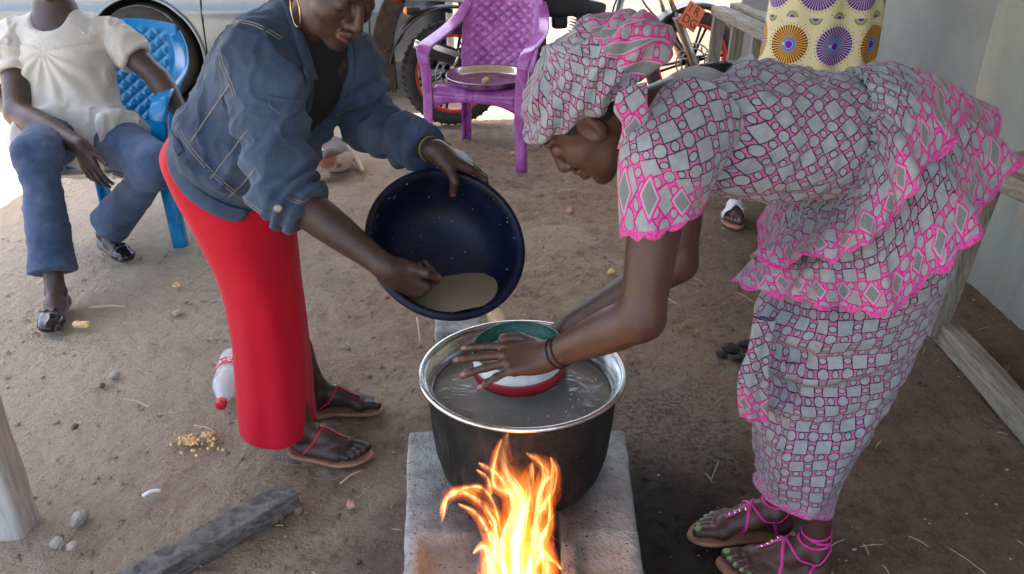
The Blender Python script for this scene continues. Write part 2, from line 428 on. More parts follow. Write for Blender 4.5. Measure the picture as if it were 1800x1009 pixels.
slabwall('pale_wall', (1.62, 6.1, -.1), (5.2, 6.3, 2.4), 'plaster', 'pale sunlit wall behind the rough rail and the motorcycle wheel')

def porch_roof():
    xs = np.arange(-2.95, 2.6, .02); V = []
    for y in (-.9, 6.3): V.append(np.column_stack([xs, np.full_like(xs, y), 2.98 + .012 * np.sin(xs * 2 * math.pi / .076)]))
    n = len(xs); F = np.array([[i, i + 1, n + i + 1, n + i] for i in range(n - 1)])
    o = obj('porch_roof', (np.concatenate(V), F), 'roof_metal'); solid(o, .004); return tag(o, kind='structure')
porch_roof()

def plank(a, b, w, t, up=(0, 0, 1), seed=0, step=.05, r=.006, amp=.004):
    """rough sawn timber from a to b; w across, t thick"""
    a, b = np.asarray(a, float), np.asarray(b, float); L = np.linalg.norm(b - a); v, f = rbox((L, w, t), r, step)
    v = v + amp * np.column_stack([vnoise(v + seed + q, 9, 3) for q in (0, 5, 11)]); return xf((v, f), frame(b - a, up), (a + b) / 2)
def bench_frame():
    t = thing('wooden_bench', 'rough grey timber bench beside the plaster wall, post and ground runner showing', 'bench', (1.5, 2.3, 0))
    foot, top = atz(1640, 590, .02), at(1748, 305, 2.52)
    obj('leg', plank(foot, top + V3(0, 0, .0), .06, .05, up=(0, 1, .2), seed=2), 'grey_wood_z', t)
    obj('runner', plank(atz(1656, 572, .04), atz(1850, 790, .04) , .07, .075, seed=3), 'grey_wood_y', t)
    obj('seat_rail', plank(top + V3(-.03, .03, .0), top + V3(.14, -.75, .0), .05, .06, seed=4), 'grey_wood_y', t)
    obj('seat_board', plank(top + V3(.07, .04, .045), top + V3(.26, -.75, .045), .17, .03, seed=5), 'grey_wood_y', t)
    f2 = atz(1850, 790, .04)
    obj('leg', plank(f2 + V3(0, .02, .04), top + V3(.12, -.7, -.03), .06, .05, up=(0, 1, .2), seed=6), 'grey_wood_z', t)
bench_frame()
def rail_bench():
    t = thing('wooden_rail', 'pale rough wooden rail on posts behind the motorcycle front wheel', 'railing', (1.27, 4.8, 0))
    p0, p1 = at(1262, 18, 5.2), at(1362, 66, 4.22)
    obj('rail', plank(p0, p1, .09, .055, seed=11), 'grey_wood_y', t)
    obj('ledge_board', plank(p0 + V3(.1, 0, .03), p1 + V3(.1, 0, .03), .07, .03, seed=12), 'grey_wood_y', t)
    for s in (.05, .42, .78):
        p = p0 + (p1 - p0) * s
        obj('post', plank(V3(p[0] - .03, p[1], -.02), p + V3(0, 0, -.02), .07, .05, up=(0, 1, 0), seed=13 + int(s * 9)), 'grey_wood_z', t)
    obj('lower_rail', plank(p0 * V3(1, 1, .35) + V3(0, .0, 0), p1 * V3(1, 1, .35), .05, .04, seed=19), 'grey_wood_y', t)
rail_bench()
def corner_post():
    b = atz(22, 922, 0); o = obj('porch_post', plank(b + V3(-.0, 0, -.05), b + V3(0, 0, 2.96), .10, .09, up=(0, 1, 0), seed=21, step=.06, r=.02, amp=.006), 'pale_wood')
    tag(o, 'weathered square wooden porch post standing at the bottom left edge', 'post')
corner_post()
def ground_beam():
    a, b = atz(512, 868, .028), atz(180, 1058, .028)
    o = obj('timber_beam', plank(a, b, .07, .045, seed=23, step=.03, r=.003, amp=.0007), 'charred_wood'); tag(o, 'dark weathered timber beam lying on the dirt with stones by its end', 'beam')
ground_beam()
# ---------------------------------------------------------------- hearth, pot, fire, sieve, bowl
def concrete_material():
    g = G('concrete', rough=.92); co = g.co(); n = g.noise(co, 14, 6, .7); f = g.noise(co, 90, 4, .7); b = g.noise(co, 4, 4, .6)
    c = g.mix(n.sm(.38, .62), (.30, .292, .26), (.46, .45, .40)); c = g.mix(f.sm(.54, .68) * .45, c, (.15, .14, .12)); c = g.mix(b.sm(.5, .7) * .4, c, (.2, .19, .165))
    x, y, z = g.sep(co); dx = x - .03; dy = y - 1.4; d = g.m('SQRT', dx * dx + dy * dy) + (b - .5) * .22
    c = g.mix((1 - d.sm(.12, .25)) * .85, c, (.025, .022, .02)); w = dx.abs() + (b - .5) * .12
    c = g.mix((1 - w.sm(.08, .16)) * .5, c, (.09, .05, .04))
    pit = g.voro(co, 60); g.set(Base_Color=c); g.bump(f * .9 + n * 1.3 + pit.sm(.0, .25) * .8, .9, .01); M['concrete'] = g.mat
concrete_material()
g = G('soot', rough=.85); _a = g.noise(scale=6, detail=6, rough=.7); _b = g.noise(g.scale(g.co(), (1, 1, .3)), 22, 5, .7); g.set(Base_Color=g.mix(_b.sm(.5, .7) * .6, g.mix(_a.sm(.4, .65), (.006, .006, .006), (.022, .021, .02)), (.05, .045, .04)), Roughness=_a * .4 + .5, Specular_IOR_Level=.25); g.bump(_a * 1.5 + _b + g.noise(scale=120, detail=3) * .4, .6, .006); M['soot'] = g.mat
simple('burnt_brick', (.30, .07, .035), .9, var=.4, vs=14, bump=.4)
simple('cut_wood', (.55, .38, .2), .8, var=.25, vs=20, bump=.3)
g = G('aluminium', (.78, .77, .73), .26, 1.0); _nz = g.noise(g.scale(g.co(), (1, 1, 14)), 7, 4); g.set(Roughness=_nz * .25 + .14, Base_Color=g.mix(g.noise(scale=16, detail=5).sm(.35, .8), (.80, .79, .75), (.42, .4, .35))); M['aluminium'] = g.mat
g = G('pot_broth', (.17, .16, .125), .12); _nz = g.noise(scale=26, detail=4, rough=.55, dist=.8)
g.set(Base_Color=g.mix(g.noise(scale=5, detail=3).sm(.35, .7), (.22, .21, .175), (.32, .285, .22)), Specular_IOR_Level=.5); g.bump(_nz, .3, .006); M['pot_broth'] = g.mat
simple('sieve_red', (.34, .012, .025), .4, var=.25, vs=20)
simple('sieve_green', (.012, .10, .065), .42, var=.45, vs=60)
simple('sieve_pale', (.52, .56, .55), .5, var=.15, vs=40)
g = G('sieve_net', (.5, .5, .45), .6); _u = g.co(); _a = g.wave(_u, 160, 0, 0, 'X'); _b = g.wave(_u, 160, 0, 0, 'Y'); g.set(Base_Color=g.mix(g.m('MAXIMUM', _a, _b), (.2, .2, .17), (.62, .61, .52))); M['sieve_net'] = g.mat
simple('blue_plastic', (.004, .006, .022), .5, var=.5, vs=22, bump=.06, bs=35, Specular_IOR_Level=.3)
g = G('rice_water', (.35, .28, .17), .22); g.set(Base_Color=g.mix(g.noise(scale=9, detail=3).sm(.3, .7), (.27, .215, .125), (.32, .26, .165))); M['rice_water'] = g.mat
simple('rice', (.7, .68, .58), .6)
POT = atz(918, 651, .5); POT_R = .207; POT_H = .285
def block(name, label, c, size, rotz, seed, hollow=None, lift=0):
    v, f = rbox(size, .012, .014); v = v + .0028 * np.column_stack([vnoise(v + seed + q, 22, 4) for q in (0, 7, 13)]) + .0035 * np.column_stack([vnoise(v + seed + q, 5, 2) for q in (3, 9, 17)])
    if hollow is not None:
        y0, y1, dep = hollow; h = np.array(size) / 2
        def sm(x, a, b): t = np.clip((x - a) / (b - a), 0, 1); return t * t * (3 - 2 * t)
        k = sm(v[:, 1], y0, y0 + .012) * (1 - sm(v[:, 1], y1 - .012, y1)) * (1 - sm(np.abs(v[:, 0]), h[0] - .042, h[0] - .03)) * (v[:, 2] > h[2] - .03); v[:, 2] -= k * dep
    v, f = xf((v, f), rotm('Z', rotz), np.array(c) + V3(0, 0, size[2] / 2 - .01 + lift))
    return tag(obj(name, (v, f), 'concrete'), label, 'concrete block', 'concrete blocks of the hearth')
ZB = POT[2] - POT_H                                  # top of the blocks
block('hearth_block', 'long grey concrete block carrying the pot, on the side of the red skirt', (-.133, 1.37, 0), (.185, .56, ZB + .01), 5.5, 1, (-.2, -.08, .028))
block('hearth_block', 'long grey concrete block carrying the pot, on the side of the pink sandals', (.182, 1.37, 0), (.16, .56, ZB + .01), -2.6, 5, (-.2, -.09, .02))
block('hearth_block', 'short grey concrete block standing behind the pot under the tilted bowl', atz(806, 590, .2) * V3(1, 1, 0) + V3(0, .02, 0), (.14, .12, ZB + .03), 4, 9)
def pot():
    t = thing('cooking_pot', 'large soot-blackened cooking pot with bright metal rim over the fire', 'pot', POT - V3(0, 0, POT_H)); r = POT_R; c = POT - V3(0, 0, POT_H)
    prof = [(0, 0), (.07, .0005), (.115, .006), (.15, .026), (.172, .06), (.184, .105), (.19, .16), (r - .012, .235), (r - .010, POT_H - .012)]
    pv, pf = lathe(prof, 72, c=c); pv = pv + .0016 * vnoise(pv, 14, 3)[:, None]
    obj('pot_body', (pv, pf), 'soot', t)
    inn = [(r - .004, POT_H - .002), (r - .012, POT_H - .006), (r - .017, POT_H - .02), (r - .021, POT_H - .024), (r - .022, POT_H - .05), (r - .028, .12), (.15, .045), (.1, .02), (0, .015)]
    obj('pot_liner', lathe(inn, 72, c=c), 'aluminium', t)
    a = np.arange(72) * 2 * math.pi / 72; P = np.column_stack([(r + .001) * np.cos(a), (r + .001) * np.sin(a), 0 * a]) + POT
    obj('rim', tube(P, .0062, 10, closed=True, flat=.85, up=(0, 0, 1)), 'aluminium', t)
    o = obj('broth', lathe([(0, 0), (.05, 0), (.1, 0), (.15, 0), (r - .0232, 0)], 64, c=POT - V3(0, 0, .043)), 'pot_broth'); tag(o, 'cloudy grey water filling the big pot under the sieve', 'water')
    bits = []
    for i in range(46):
        an, rd = (rng.normal(-.25, .42), rng.uniform(.1, .18)) if i < 34 else (rng.uniform(0, 6.3), rng.uniform(.12, .178))
        bits.append(xf(lathe([(0, -1), (.8, -.5), (1, 0), (.8, .5), (0, 1)], 6), frame((rng.normal(), rng.normal(), .1)) @ rotm('Y', 90), POT + V3(rd * math.cos(an), rd * math.sin(an), -.0425), .0017 * rng.uniform(.7, 1.5)))
    tag(obj('rice_grains', join(*bits), 'rice'), 'pale grains floating on the water along the pot rim', 'grains', kind='stuff')
pot()
SIEVE = atz(910, 606, .552)
def sieve():
    ax = nrm(V3(-.05, -.06, 1)); Rm = frame(np.cross((0, 1, 0), ax), ax); r = .094
    Rm = np.column_stack([Rm[:, 0], Rm[:, 1], ax]); c = SIEVE
    t = thing('sieve', 'round sieve with red and pale outer bands held over the pot', 'sieve', c - ax * .062)
    obj('upper_band', lathe([(r - .0012, -.002), (r, -.001), (r + .0005, -.036)], 64, Rm, c), 'sieve_pale', t)
    obj('lower_band', lathe([(r + .0015, -.036), (r + .003, -.038), (r + .001, -.062), (r - .003, -.063)], 64, Rm, c), 'sieve_red', t)
    obj('inner_wall', lathe([(r - .0012, -.0015), (r - .0035, -.0012), (r - .004, -.058)], 64, Rm, c), 'sieve_green', t)
    obj('net', lathe([(0, -.054), (.05, -.0535), (r - .004, -.05)], 48, Rm, c), 'sieve_net', t)
    o = obj('strained_pulp', lathe([(0, -.026), (.04, -.027), (.07, -.031), (r - .005, -.036)], 40, Rm, c), 'sieve_pale'); tag(o, 'pale wet pulp lying inside the sieve under the hands', 'food')
    return Rm
SIEVE_R = sieve()
BOWL_C = at(788, 423, 1.60); BOWL_N = None; BOWL_RAD = .166
def bowl():
    global BOWL_N
    tocam = nrm(V3(0, 0, CAM_H) - BOWL_C); right = V3(1, 0, 0); up = nrm(np.cross(right, -tocam)); n = nrm(tocam + .50 * up + .30 * right); BOWL_N = n
    if up[2] < 0: up = -up
    n = nrm(tocam + .44 * up + .27 * right); BOWL_N = n
    x = nrm(np.cross((0, 0, 1), n)); Rm = np.column_stack([x, np.cross(n, x), n]); r = BOWL_RAD; c = BOWL_C
    t = thing('plastic_bowl', 'dark blue plastic bowl tipped towards the pot, slurry pooled in it', 'bowl', c - n * .1)
    prof_in = [(r - .004, -.001), (r - .010, -.006), (r - .013, -.02), (r - .02, -.05), (r - .032, -.085), (r - .055, -.112), (r - .09, -.124), (.03, -.128), (0, -.128)]
    prof_out = [(0, -.132), (.04, -.132), (r - .085, -.130), (r - .05, -.116), (r - .027, -.087), (r - .015, -.05), (r - .009, -.02), (r - .007, -.016), (r + .006, -.016), (r + .008, -.010), (r + .004, -.001), (r - .004, -.001)]
    def ax(p): return lathe(p, 80, Rm, c)
    obj('inside', ax(prof_in), 'blue_plastic', t); obj('outside', ax(prof_out), 'blue_plastic', t)
    # horizontal slurry surface reaching the lowest lip
    low = c + (r - .012) * nrm(V3(0, 0, -1) - n * (-n[2])); zl = low[2] - .003
    P = []; Cc = []
    for k in range(len(prof_in) - 1):
        for s in np.linspace(0, 1, 10, endpoint=False):
            rr = prof_in[k][0] * (1 - s) + prof_in[k + 1][0] * s - .0004; hh = prof_in[k][1] * (1 - s) + prof_in[k + 1][1] * s
            a = np.linspace(0, 2 * math.pi, 721); p = c + rr * (np.cos(a)[:, None] * Rm[:, 0] + np.sin(a)[:, None] * Rm[:, 1]) + hh * n; z = p[:, 2] - zl
            for i in np.where(z[:-1] * z[1:] < 0)[0]: P.append(p[i] + (p[i + 1] - p[i]) * z[i] / (z[i] - z[i + 1]))
    P = np.array(P); m = P.mean(0); an = np.arctan2(P[:, 1] - m[1], P[:, 0] - m[0]); P = P[np.argsort(an)]; P[:, 2] = zl
    V = np.concatenate([[m * V3(1, 1, 0) + V3(0, 0, zl)], P]); F = [[0, i + 1, (i + 1) % len(P) + 1] for i in range(len(P))]
    o = obj('slurry', (V, F), 'rice_water', smooth=False); tag(o, 'beige slurry pooled in the lip of the tipped blue bowl', 'slurry')
    bits = []
    for i in range(40):
        k = rng.uniform(0, len(prof_in) - 2.2) + .6; j = int(k); s = k - j; rr = prof_in[j][0] * (1 - s) + prof_in[j + 1][0] * s; hh = prof_in[j][1] * (1 - s) + prof_in[j + 1][1] * s
        a = rng.normal(.9, 1.6); p = c + (rr - .0006) * (math.cos(a) * Rm[:, 0] + math.sin(a) * Rm[:, 1]) + (hh + .0006) * n
        if p[2] > zl + .004: bits.append(xf(lathe([(0, -1), (.8, -.5), (1, 0), (.8, .5), (0, 1)], 6), frame(rng.normal(size=3)) @ rotm('Y', 90), p, rng.uniform(.0005, .0013)))
    tag(obj('slurry_flecks', join(*bits), 'rice'), 'dried pale flecks stuck inside the blue bowl', 'flecks', kind='stuff')
bowl()

def fire():
    base = V3(.03, 1.16, .03)
    for key, st, col in (('flame_outer', .55, (1, .14, .008)), ('flame_mid', 1.0, (1, .30, .03)), ('flame_core', 2.6, (1, .68, .30))):
        for wide in (0, 1):      # luminous gas: every layer only adds its own light
            g = G(key + '_wide' * wide); g.nt.nodes.remove(g.b); em = g.n('Emission'); tr = g.n('BsdfTransparent'); ad = g.n('AddShader'); co = g.co(); x, y, z = g.sep(co)
            nz = g.noise(g.scale(co, (1, 1, .28)), 30, 4, .6, 1.0); n2 = g.noise(g.scale(co, (1, 1, .22)), 85, 3, .6, .5); fall = z.sm(.56, .20)
            g.put(col, em.inputs[0]); g.put((nz * .65 + n2 * .35).sm(.40, .60) * (fall + .32) * (st * (.042 if wide else .050)) + .0006, em.inputs[1])
            g.nt.links.new(em.outputs[0], ad.inputs[0]); g.nt.links.new(tr.outputs[0], ad.inputs[1]); g.nt.links.new(ad.outputs[0], g.out.inputs['Surface']); g.mat.cycles.emission_sampling = 'NONE'; M[key + '_wide' * wide] = g.mat
    t = thing('fire', 'bright orange wood fire burning between the concrete blocks under the pot', 'fire', base)
    Y = 1.135
    tongues = [  # pixel paths from base to tip, width in px, depth offset
        ([(905, 1040), (905, 960), (915, 880), (885, 815), (893, 758)], (52, 62, 56, 34, 4), 0),
        ([(925, 1040), (940, 960), (948, 880), (960, 825), (925, 797)], (46, 56, 46, 26, 4), .015),
        ([(880, 1040), (885, 960), (905, 890), (880, 840), (842, 814)], (40, 46, 40, 24, 4), .025),
        ([(900, 1040), (905, 1000), (915, 940), (930, 880), (970, 835)], (40, 44, 40, 28, 4), -.02),
        ([(870, 990), (868, 920), (832, 872), (790, 872), (776, 918)], (20, 24, 20, 19, 3), -.015),
        ([(878, 1030), (862, 985), (850, 960), (832, 972)], (26, 24, 15, 3), -.03),
        ([(938, 1020), (950, 975), (972, 985), (986, 1000)], (24, 20, 12, 3), -.03),
        ([(910, 1060), (930, 1000), (962, 930), (966, 870)], (34, 30, 18, 3), .02),
        ([(902, 870), (868, 850), (872, 800), (882, 772)], (22, 20, 13, 3), .03),
        ([(905, 1060), (908, 1000), (915, 930), (925, 870), (935, 815)], (92, 88, 70, 46, 6), 0),
        ([(890, 960), (872, 900), (850, 862), (812, 860), (782, 880), (774, 905)], (10, 16, 15, 13, 9, 2), .01),
        ([(948, 900), (970, 860), (975, 825), (968, 805)], (30, 26, 16, 3), .01), ([(862, 870), (858, 842), (838, 826)], (16, 12, 2), .02),
        ([(870, 1050), (862, 1000), (872, 950), (860, 915)], (50, 44, 24, 3), -.01), ([(950, 1050), (962, 1000), (950, 950), (972, 905)], (46, 40, 24, 3), .0), ([(898, 1050), (880, 985), (862, 945), (838, 905), (806, 886)], (36, 36, 24, 14, 3), -.02)]
    for P, wd, dy in tongues:
        pts = smoothpts([at(px, py, Y + dy) for px, py in P], 7); w = np.interp(np.linspace(0, 1, len(pts)), np.linspace(0, 1, len(wd)), np.array(wd) / 880.)
        w = w * np.clip(np.linspace(0, 1, len(w)) * 9 + .15, 0, 1); shells = []
        for k in (1.35, 1.15, .97, .8, .63, .46, .3, .15):
            v, f = tube(pts, w * .5 * k, 12, flat=.8); v = v + .010 * np.column_stack([vnoise(v * V3(1, 1, .5) + q + 2 * k, 24, 4) for q in (0, 5, 9)]) * np.repeat(np.clip(w / .03, .25, 1), 12)[:len(v)][:, None]; shells.append((v, f))
        wn = '_wide' if max(wd) > 38 else ''; par = obj('flame_tongue', join(*shells[:3]), 'flame_outer' + wn, t); obj('flame_body', join(*shells[3:6]), 'flame_mid' + wn, par); obj('flame_core', join(*shells[6:]), 'flame_core' + wn, par)
    li = bpy.data.lights.new('fire_glow', 'POINT'); li.energy = .02; li.color = (1, .36, .09); li.shadow_soft_size = .05
    lo = link(bpy.data.objects.new('fire_glow', li)); lo.location = (.03, 1.10, .26); lo.parent = t; lo.matrix_parent_inverse = wm(t).inverted()
    g = G('ember', (.05, .02, .01), .9); e = g.noise(scale=30, detail=3); g.set(Emission_Color=(1, .16, .02), Emission_Strength=e.sm(.42, .7) * 2.2); M['ember'] = g.mat
    for i in range(9): obj('ember', rock(V3(.03 + rng.uniform(-.05, .06), 1.12 + rng.uniform(-.08, .12), .03), rng.uniform(.018, .034), 40 + i, .6, 7), 'ember', t)
    o = obj('burning_board', plank(V3(.072, 1.0, .12), V3(.078, 1.28, .15), .02, .12, seed=31, step=.02), 'burnt_brick'); tag(o, 'red glowing board burning along the inner side of the hearth', 'firewood')
    for k, (a, b) in enumerate((((-.02, .98, .03), (.0, 1.45, .06)), ((.05, .97, .04), (.04, 1.42, .05)))):
        o = obj('firewood_stick', tube(smoothpts([a, (np.array(a) + b) / 2 + V3(.01, 0, .004), b], 5), .018, 8), 'charred_wood')
        tag(o, ('charred stick in the flames nearer the red skirt', 'charred stick in the flames nearer the glowing board')[k], 'firewood', 'firewood under the pot')
    o = obj('firewood_log', plank(atz(868, 552, .1), atz(905, 590, .10) + V3(0, -.1, 0), .05, .05, up=(0, 0, 1), seed=37, step=.015, r=.012), 'cut_wood'); tag(o, 'pale split log sticking out behind the pot', 'firewood')
fire()
# ---------------------------------------------------------------- people: shared builders
def skin_material(key, rough=.40):
    g = G(key, rough=rough); c = g.attr('Col'); co = g.co(); n = g.noise(co, 26, 5, .65); f = g.noise(co, 420, 3, .6)
    c = g.mix(n.sm(.35, .7) * .4, c, (.04, .022, .016)); c = g.mix(g.noise(co, 9, 3).sm(.5, .7) * .25, c, (.17, .085, .06)); g.set(Base_Color=c, Roughness=n * .2 + (rough - .1), Specular_IOR_Level=.42, Subsurface_Weight=.06, Subsurface_Radius=(.012, .005, .003))
    g.bump(f * 1.0 + n * 1.2 + g.voro(co, 330) * .5, .28, .003); M[key] = g.mat
skin_material('skin'); 
def vnormals(V, F):
    n = np.zeros_like(V); fn = np.cross(V[F[:, 2]] - V[F[:, 0]], V[F[:, 3]] - V[F[:, 1]])
    for k in range(4): np.add.at(n, F[:, k], fn)
    return n / (np.linalg.norm(n, axis=1)[:, None] + 1e-12)
def displace(vf, fn):
    V, F = vf; return V + vnormals(V, F) * fn(V)[:, None], F
def crease(P, sc, p=5):
    """sharp-crested folds, 0..1"""
    return np.clip(1 - np.abs(vnoise(P, sc, 2)) * 1.7, 0, 1) ** p
def segparam(V, a, b):
    a, b = np.asarray(a), np.asarray(b); ab = b - a; t = (V - a) @ ab / (ab @ ab); d = np.linalg.norm(V - a - np.clip(t, 0, 1)[:, None] * ab, axis=1); return t, d
class Body:
    """one continuous skin surface; fine boxes are meshed more finely than the rest"""
    def __init__(s, skin): s.f = Sdf(); s.skin = np.array(skin); s.spots = []; s.fine = []
    def spot(s, p, r, col, soft=.4): s.spots.append((np.asarray(p, float), r, np.array(col), soft))
    def arm(s, sh, el, wr, k=1.0, op=.02):
        s.f.cap(sh, el, np.array([.047, .046, .041, .036]) * k, op); s.f.cap(el, wr, np.array([.037, .040, .036, .029, .0245]) * k, op, flat=None)
    def leg(s, hip, kn, an, k=1.0): s.f.cap(hip, kn, np.array([.088, .08, .066, .054]) * k, .03); s.f.cap(kn, an, np.array([.052, .056, .05, .036, .032]) * k, .02)
    def hand(s, wr, X, Z, side, k=1.0, curl=None, spread=(6, 1, -4, -10), thumb=((.03, .030, -.010), (.058, .048, -.016), (.085, .058, -.018)), nail=(.22, .12, .09), wristr=.0245):
        X = nrm(X); Z = nrm(np.asarray(Z, float) - X * (X @ np.asarray(Z, float))); T = side * np.cross(Z, X); wr = np.asarray(wr, float)
        P = lambda x, t, z: wr + k * (X * x + T * t + Z * z); f = s.f; curl = curl or ((10, 10, 5),) * 4
        kn = ((.088, .027), (.092, .008), (.087, -.011), (.078, -.028)); ln = ((.043, .026, .021), (.047, .030, .022), (.043, .028, .021), (.034, .021, .019)); rr = (.0092, .0095, .009, .008)
        f.cap(P(-.012, 0, 0), P(.02, 0, 0), np.array([wristr, .023]) * 1.0 * k, .015, flat=(Z, 1.15)); pts = [P(-.02, 0, 0)]
        for i in range(4):
            f.cap(P(.01, kn[i][1] * .5, -.001), P(kn[i][0] - .006, kn[i][1], -.002), np.array([.0155, .0125]) * k, .012)
        f.ell(P(.028, .022, -.013), np.array([.03, .015, .014]) * k, np.column_stack([X, T, Z]), .01); f.ell(P(.035, -.02, -.012), np.array([.034, .014, .012]) * k, np.column_stack([X, T, Z]), .01)
        tips = []
        for i in range(4):
            sp = R(spread[i]); d0 = X * math.cos(sp) + T * math.sin(sp); p = P(kn[i][0] - .002, kn[i][1], 0); a = 0
            for j in range(3):
                a += R(curl[i][j]); d = d0 * math.cos(a) - Z * math.sin(a); q = p + d * ln[i][j] * k; r0, r1 = rr[i] * (1 - .07 * j), rr[i] * (.94 - .08 * j)
                f.cap(p, q, np.array([r0 * 1.05, r0 * .90, r1]) * k, .0028 if j else .006)
                s.spot(p + (d0 * math.sin(a) + Z * math.cos(a)) * r0 * k, .0078 * k, s.skin * .45, .8); p = q
            dn = d0 * math.sin(a) + Z * math.cos(a); tips.append(p); s.spot(p + dn * .006 * k - d * .003 * k, .0065 * k, nail, .3); pts.append(p)
            s.spot(p - dn * .004 * k + d * .006 * k, .011 * k, s.skin * 1.5 + .03, .8)
        tp = [P(*q) for q in thumb]; b0 = P(.008, .016, -.006); ch = [b0] + tp; tr = (.0145, .013, .0112, .0093)
        for j in range(3): f.cap(ch[j], ch[j + 1], np.array([tr[j], tr[j + 1]]) * k, (.012, .005, .003)[j])
        dt = nrm(ch[3] - ch[2]); nt = nrm(np.cross(dt, np.cross(T + Z, dt))); s.spot(ch[3] + nt * .006 * k, .0075 * k, nail, .3); pts += tp
        pts = np.array(pts); s.fine.append((pts.min(0) - .022 * k, pts.max(0) + .022 * k, .0021)); return dict(P=P, X=X, T=T, Z=Z, tips=tips, thumb=ch[3])
    def foot(s, heel, fwd, side, base=.012, k=1.0, ankle=None, nail=(.2, .12, .1)):
        """heel: ground point under the heel; side +1 when the inner (big toe) side is to the left of fwd"""
        U = V3(0, 0, 1); F = nrm(V3(fwd[0], fwd[1], 0)); Md = side * np.cross(U, F); heel = np.asarray(heel, float) * V3(1, 1, 0) + V3(0, 0, base)
        P = lambda x, m, z: heel + k * (F * x + Md * m + U * z); f = s.f; B = np.column_stack([F, Md, U])
        f.ell(P(.030, 0, .030), np.array([.033, .029, .031]) * k, B, .015); f.cap(P(.045, 0, .075), P(.1, .004, .052), np.array([.031, .03]) * k, .02, flat=(Md, 1.08)); f.cap(P(.1, .004, .05), P(.16, .008, .026), np.array([.031, .024]) * k, .018, flat=(Md, .85))
        f.cap(P(.03, -.012, .02), P(.145, -.030, .016), np.array([.022, .019]) * k, .014); f.cap(P(.165, .026, .02), P(.15, -.028, .017), np.array([.022, .0175]) * k, .012)
        toes = ((.172, .030, .222, .026, .0138), (.178, .010, .218, .007, .0098), (.174, -.006, .208, -.010, .0092), (.167, -.020, .196, -.025, .0088), (.157, -.032, .181, -.037, .0084)); tp = []
        for i, (x0, m0, x1, m1, r) in enumerate(toes):
            xm, mm = x0 * .45 + x1 * .55, m0 * .45 + m1 * .55; f.cap(P(x0, m0, .018), P(xm, mm, .0185), np.array([r * 1.1, r * .95]) * k, .006); f.cap(P(xm, mm, .0185), P(x1, m1, .0135), np.array([r * .95, r]) * k, .003)
            tp.append(P(x1, m1, .0135)); s.spot(P(x1 + .002, m1, .0135 + r * .75), r * .7 * k, nail, .25)
        an = P(.042, 0, .085) if ankle is None else ankle
        f.ell(P(.05, .028, .072), .012 * k, None, .015); f.ell(P(.043, -.027, .064), .012 * k, None, .015)
        f.cut(heel - U * .0, -U, .004, .3); s.fine.append((np.min(tp + [P(.0, 0, 0)], 0) - .045, np.max(tp + [P(.0, 0, .06)], 0) + .05, .0026))
        s.spot(P(.02, 0, .0), .03 * k, s.skin * 1.5 + .02, .9); return dict(P=P, F=F, M=Md, toes=tp, ankle=an)
    def head(s, C, F, U, k=1.0, neck=None, closed=True, lip=None, neckr=.05):
        F = nrm(F); U = nrm(np.asarray(U, float) - F * (F @ np.asarray(U, float))); Rt = np.cross(F, U); C = np.asarray(C, float); P = lambda a, b, c: C + k * (F * a + U * b + Rt * c); f = s.f; B = np.column_stack([F, U, Rt])
        e = lambda p, r, kk=.012, op='u': f.ell(P(*p), np.array(r) * k, B, kk * k, op); c = lambda a, b, r, kk=.008, op='u': f.cap(P(*a), P(*b), np.array(r) * k, kk * k, None, op)
        e((-.014, .030, 0), (.096, .086, .075), .02); e((.026, -.032, 0), (.064, .085, .060), .03); e((.030, -.082, 0), (.052, .034, .047), .025); e((.072, -.108, 0), (.020, .017, .021), .02)
        for q in (-1, 1):
            e((.056, -.036, .040 * q), (.026, .024, .022), .02); e((.03, -.078, .038 * q), (.03, .028, .015), .02)
            e((.094, -.002, .031 * q), (.015, .012, .017), .012, 'x'); e((.0765, -.005, .0315 * q), (.0150, .0142, .0155), .004)
            c((.089, .017, .012 * q), (.076, .019, .047 * q), (.0085, .006), .010); c((.0915, -.009, .021 * q), (.0855, -.010, .042 * q), (.0028, .0022), .004)
            e((.0955, -.044, .0135 * q), (.011, .0095, .0095), .006); e((.1045, -.0515, .0085 * q), (.0045, .0035, .0042), .003, 'x')
            e((-.008, -.016, .073 * q), (.022, .032, .011), .008); e((-.002, -.014, .083 * q), (.012, .020, .006), .004, 'x'); c((-.022, .008, .079 * q), (-.016, -.034, .077 * q), (.0058, .0058), .004); c((-.02, .010, .079 * q), (.002, .012, .077 * q), (.005, .004), .004)
            s.spot(P(.088, -.0115, .030 * q), .0048, (.012, .008, .007), .3); s.spot(P(.0865, -.0115, .037 * q), .0045, (.012, .008, .007), .3); s.spot(P(.090, -.0115, .0225 * q), .004, (.012, .008, .007), .3)
            for z in (.016, .024, .032, .040): s.spot(P(.0865 - (z - .016) * .35, .0225, z * q), .0062, (.015, .011, .01), .5)
        c((.090, .008, 0), (.1085, -.034, 0), (.0075, .0105), .012); e((.108, -.040, 0), (.0125, .0105, .0125), .006)
        c((.0925, -.0655, -.017), (.098, -.0645, 0), (.0055, .0085), .006); c((.0925, -.0655, .017), (.098, -.0645, 0), (.0055, .0085), .006); c((.089, -.078, -.015), (.0945, -.0795, 0), (.006, .0095), .006); c((.089, -.078, .015), (.0945, -.0795, 0), (.006, .0095), .006)
        c((.108, -.0715, -.026), (.108, -.0715, .026), (.0058, .0058), .003, 'x')
        lip = (.13, .055, .05) if lip is None else lip
        for z in (-.016, -.008, 0, .008, .016): s.spot(P(.101 - abs(z) * .3, -.066, z), .0062, np.array(lip) * .75, .5); s.spot(P(.098 - abs(z) * .3, -.079, z), .0068, lip, .5)
        s.spot(P(.1, -.0725, 0), .007, (.02, .01, .01), .6)
        if neck is not None: f.cap(P(-.030, -.045, 0), neck, np.array([neckr * 1.0, neckr * .92, neckr * 1.15]) * k, .03)
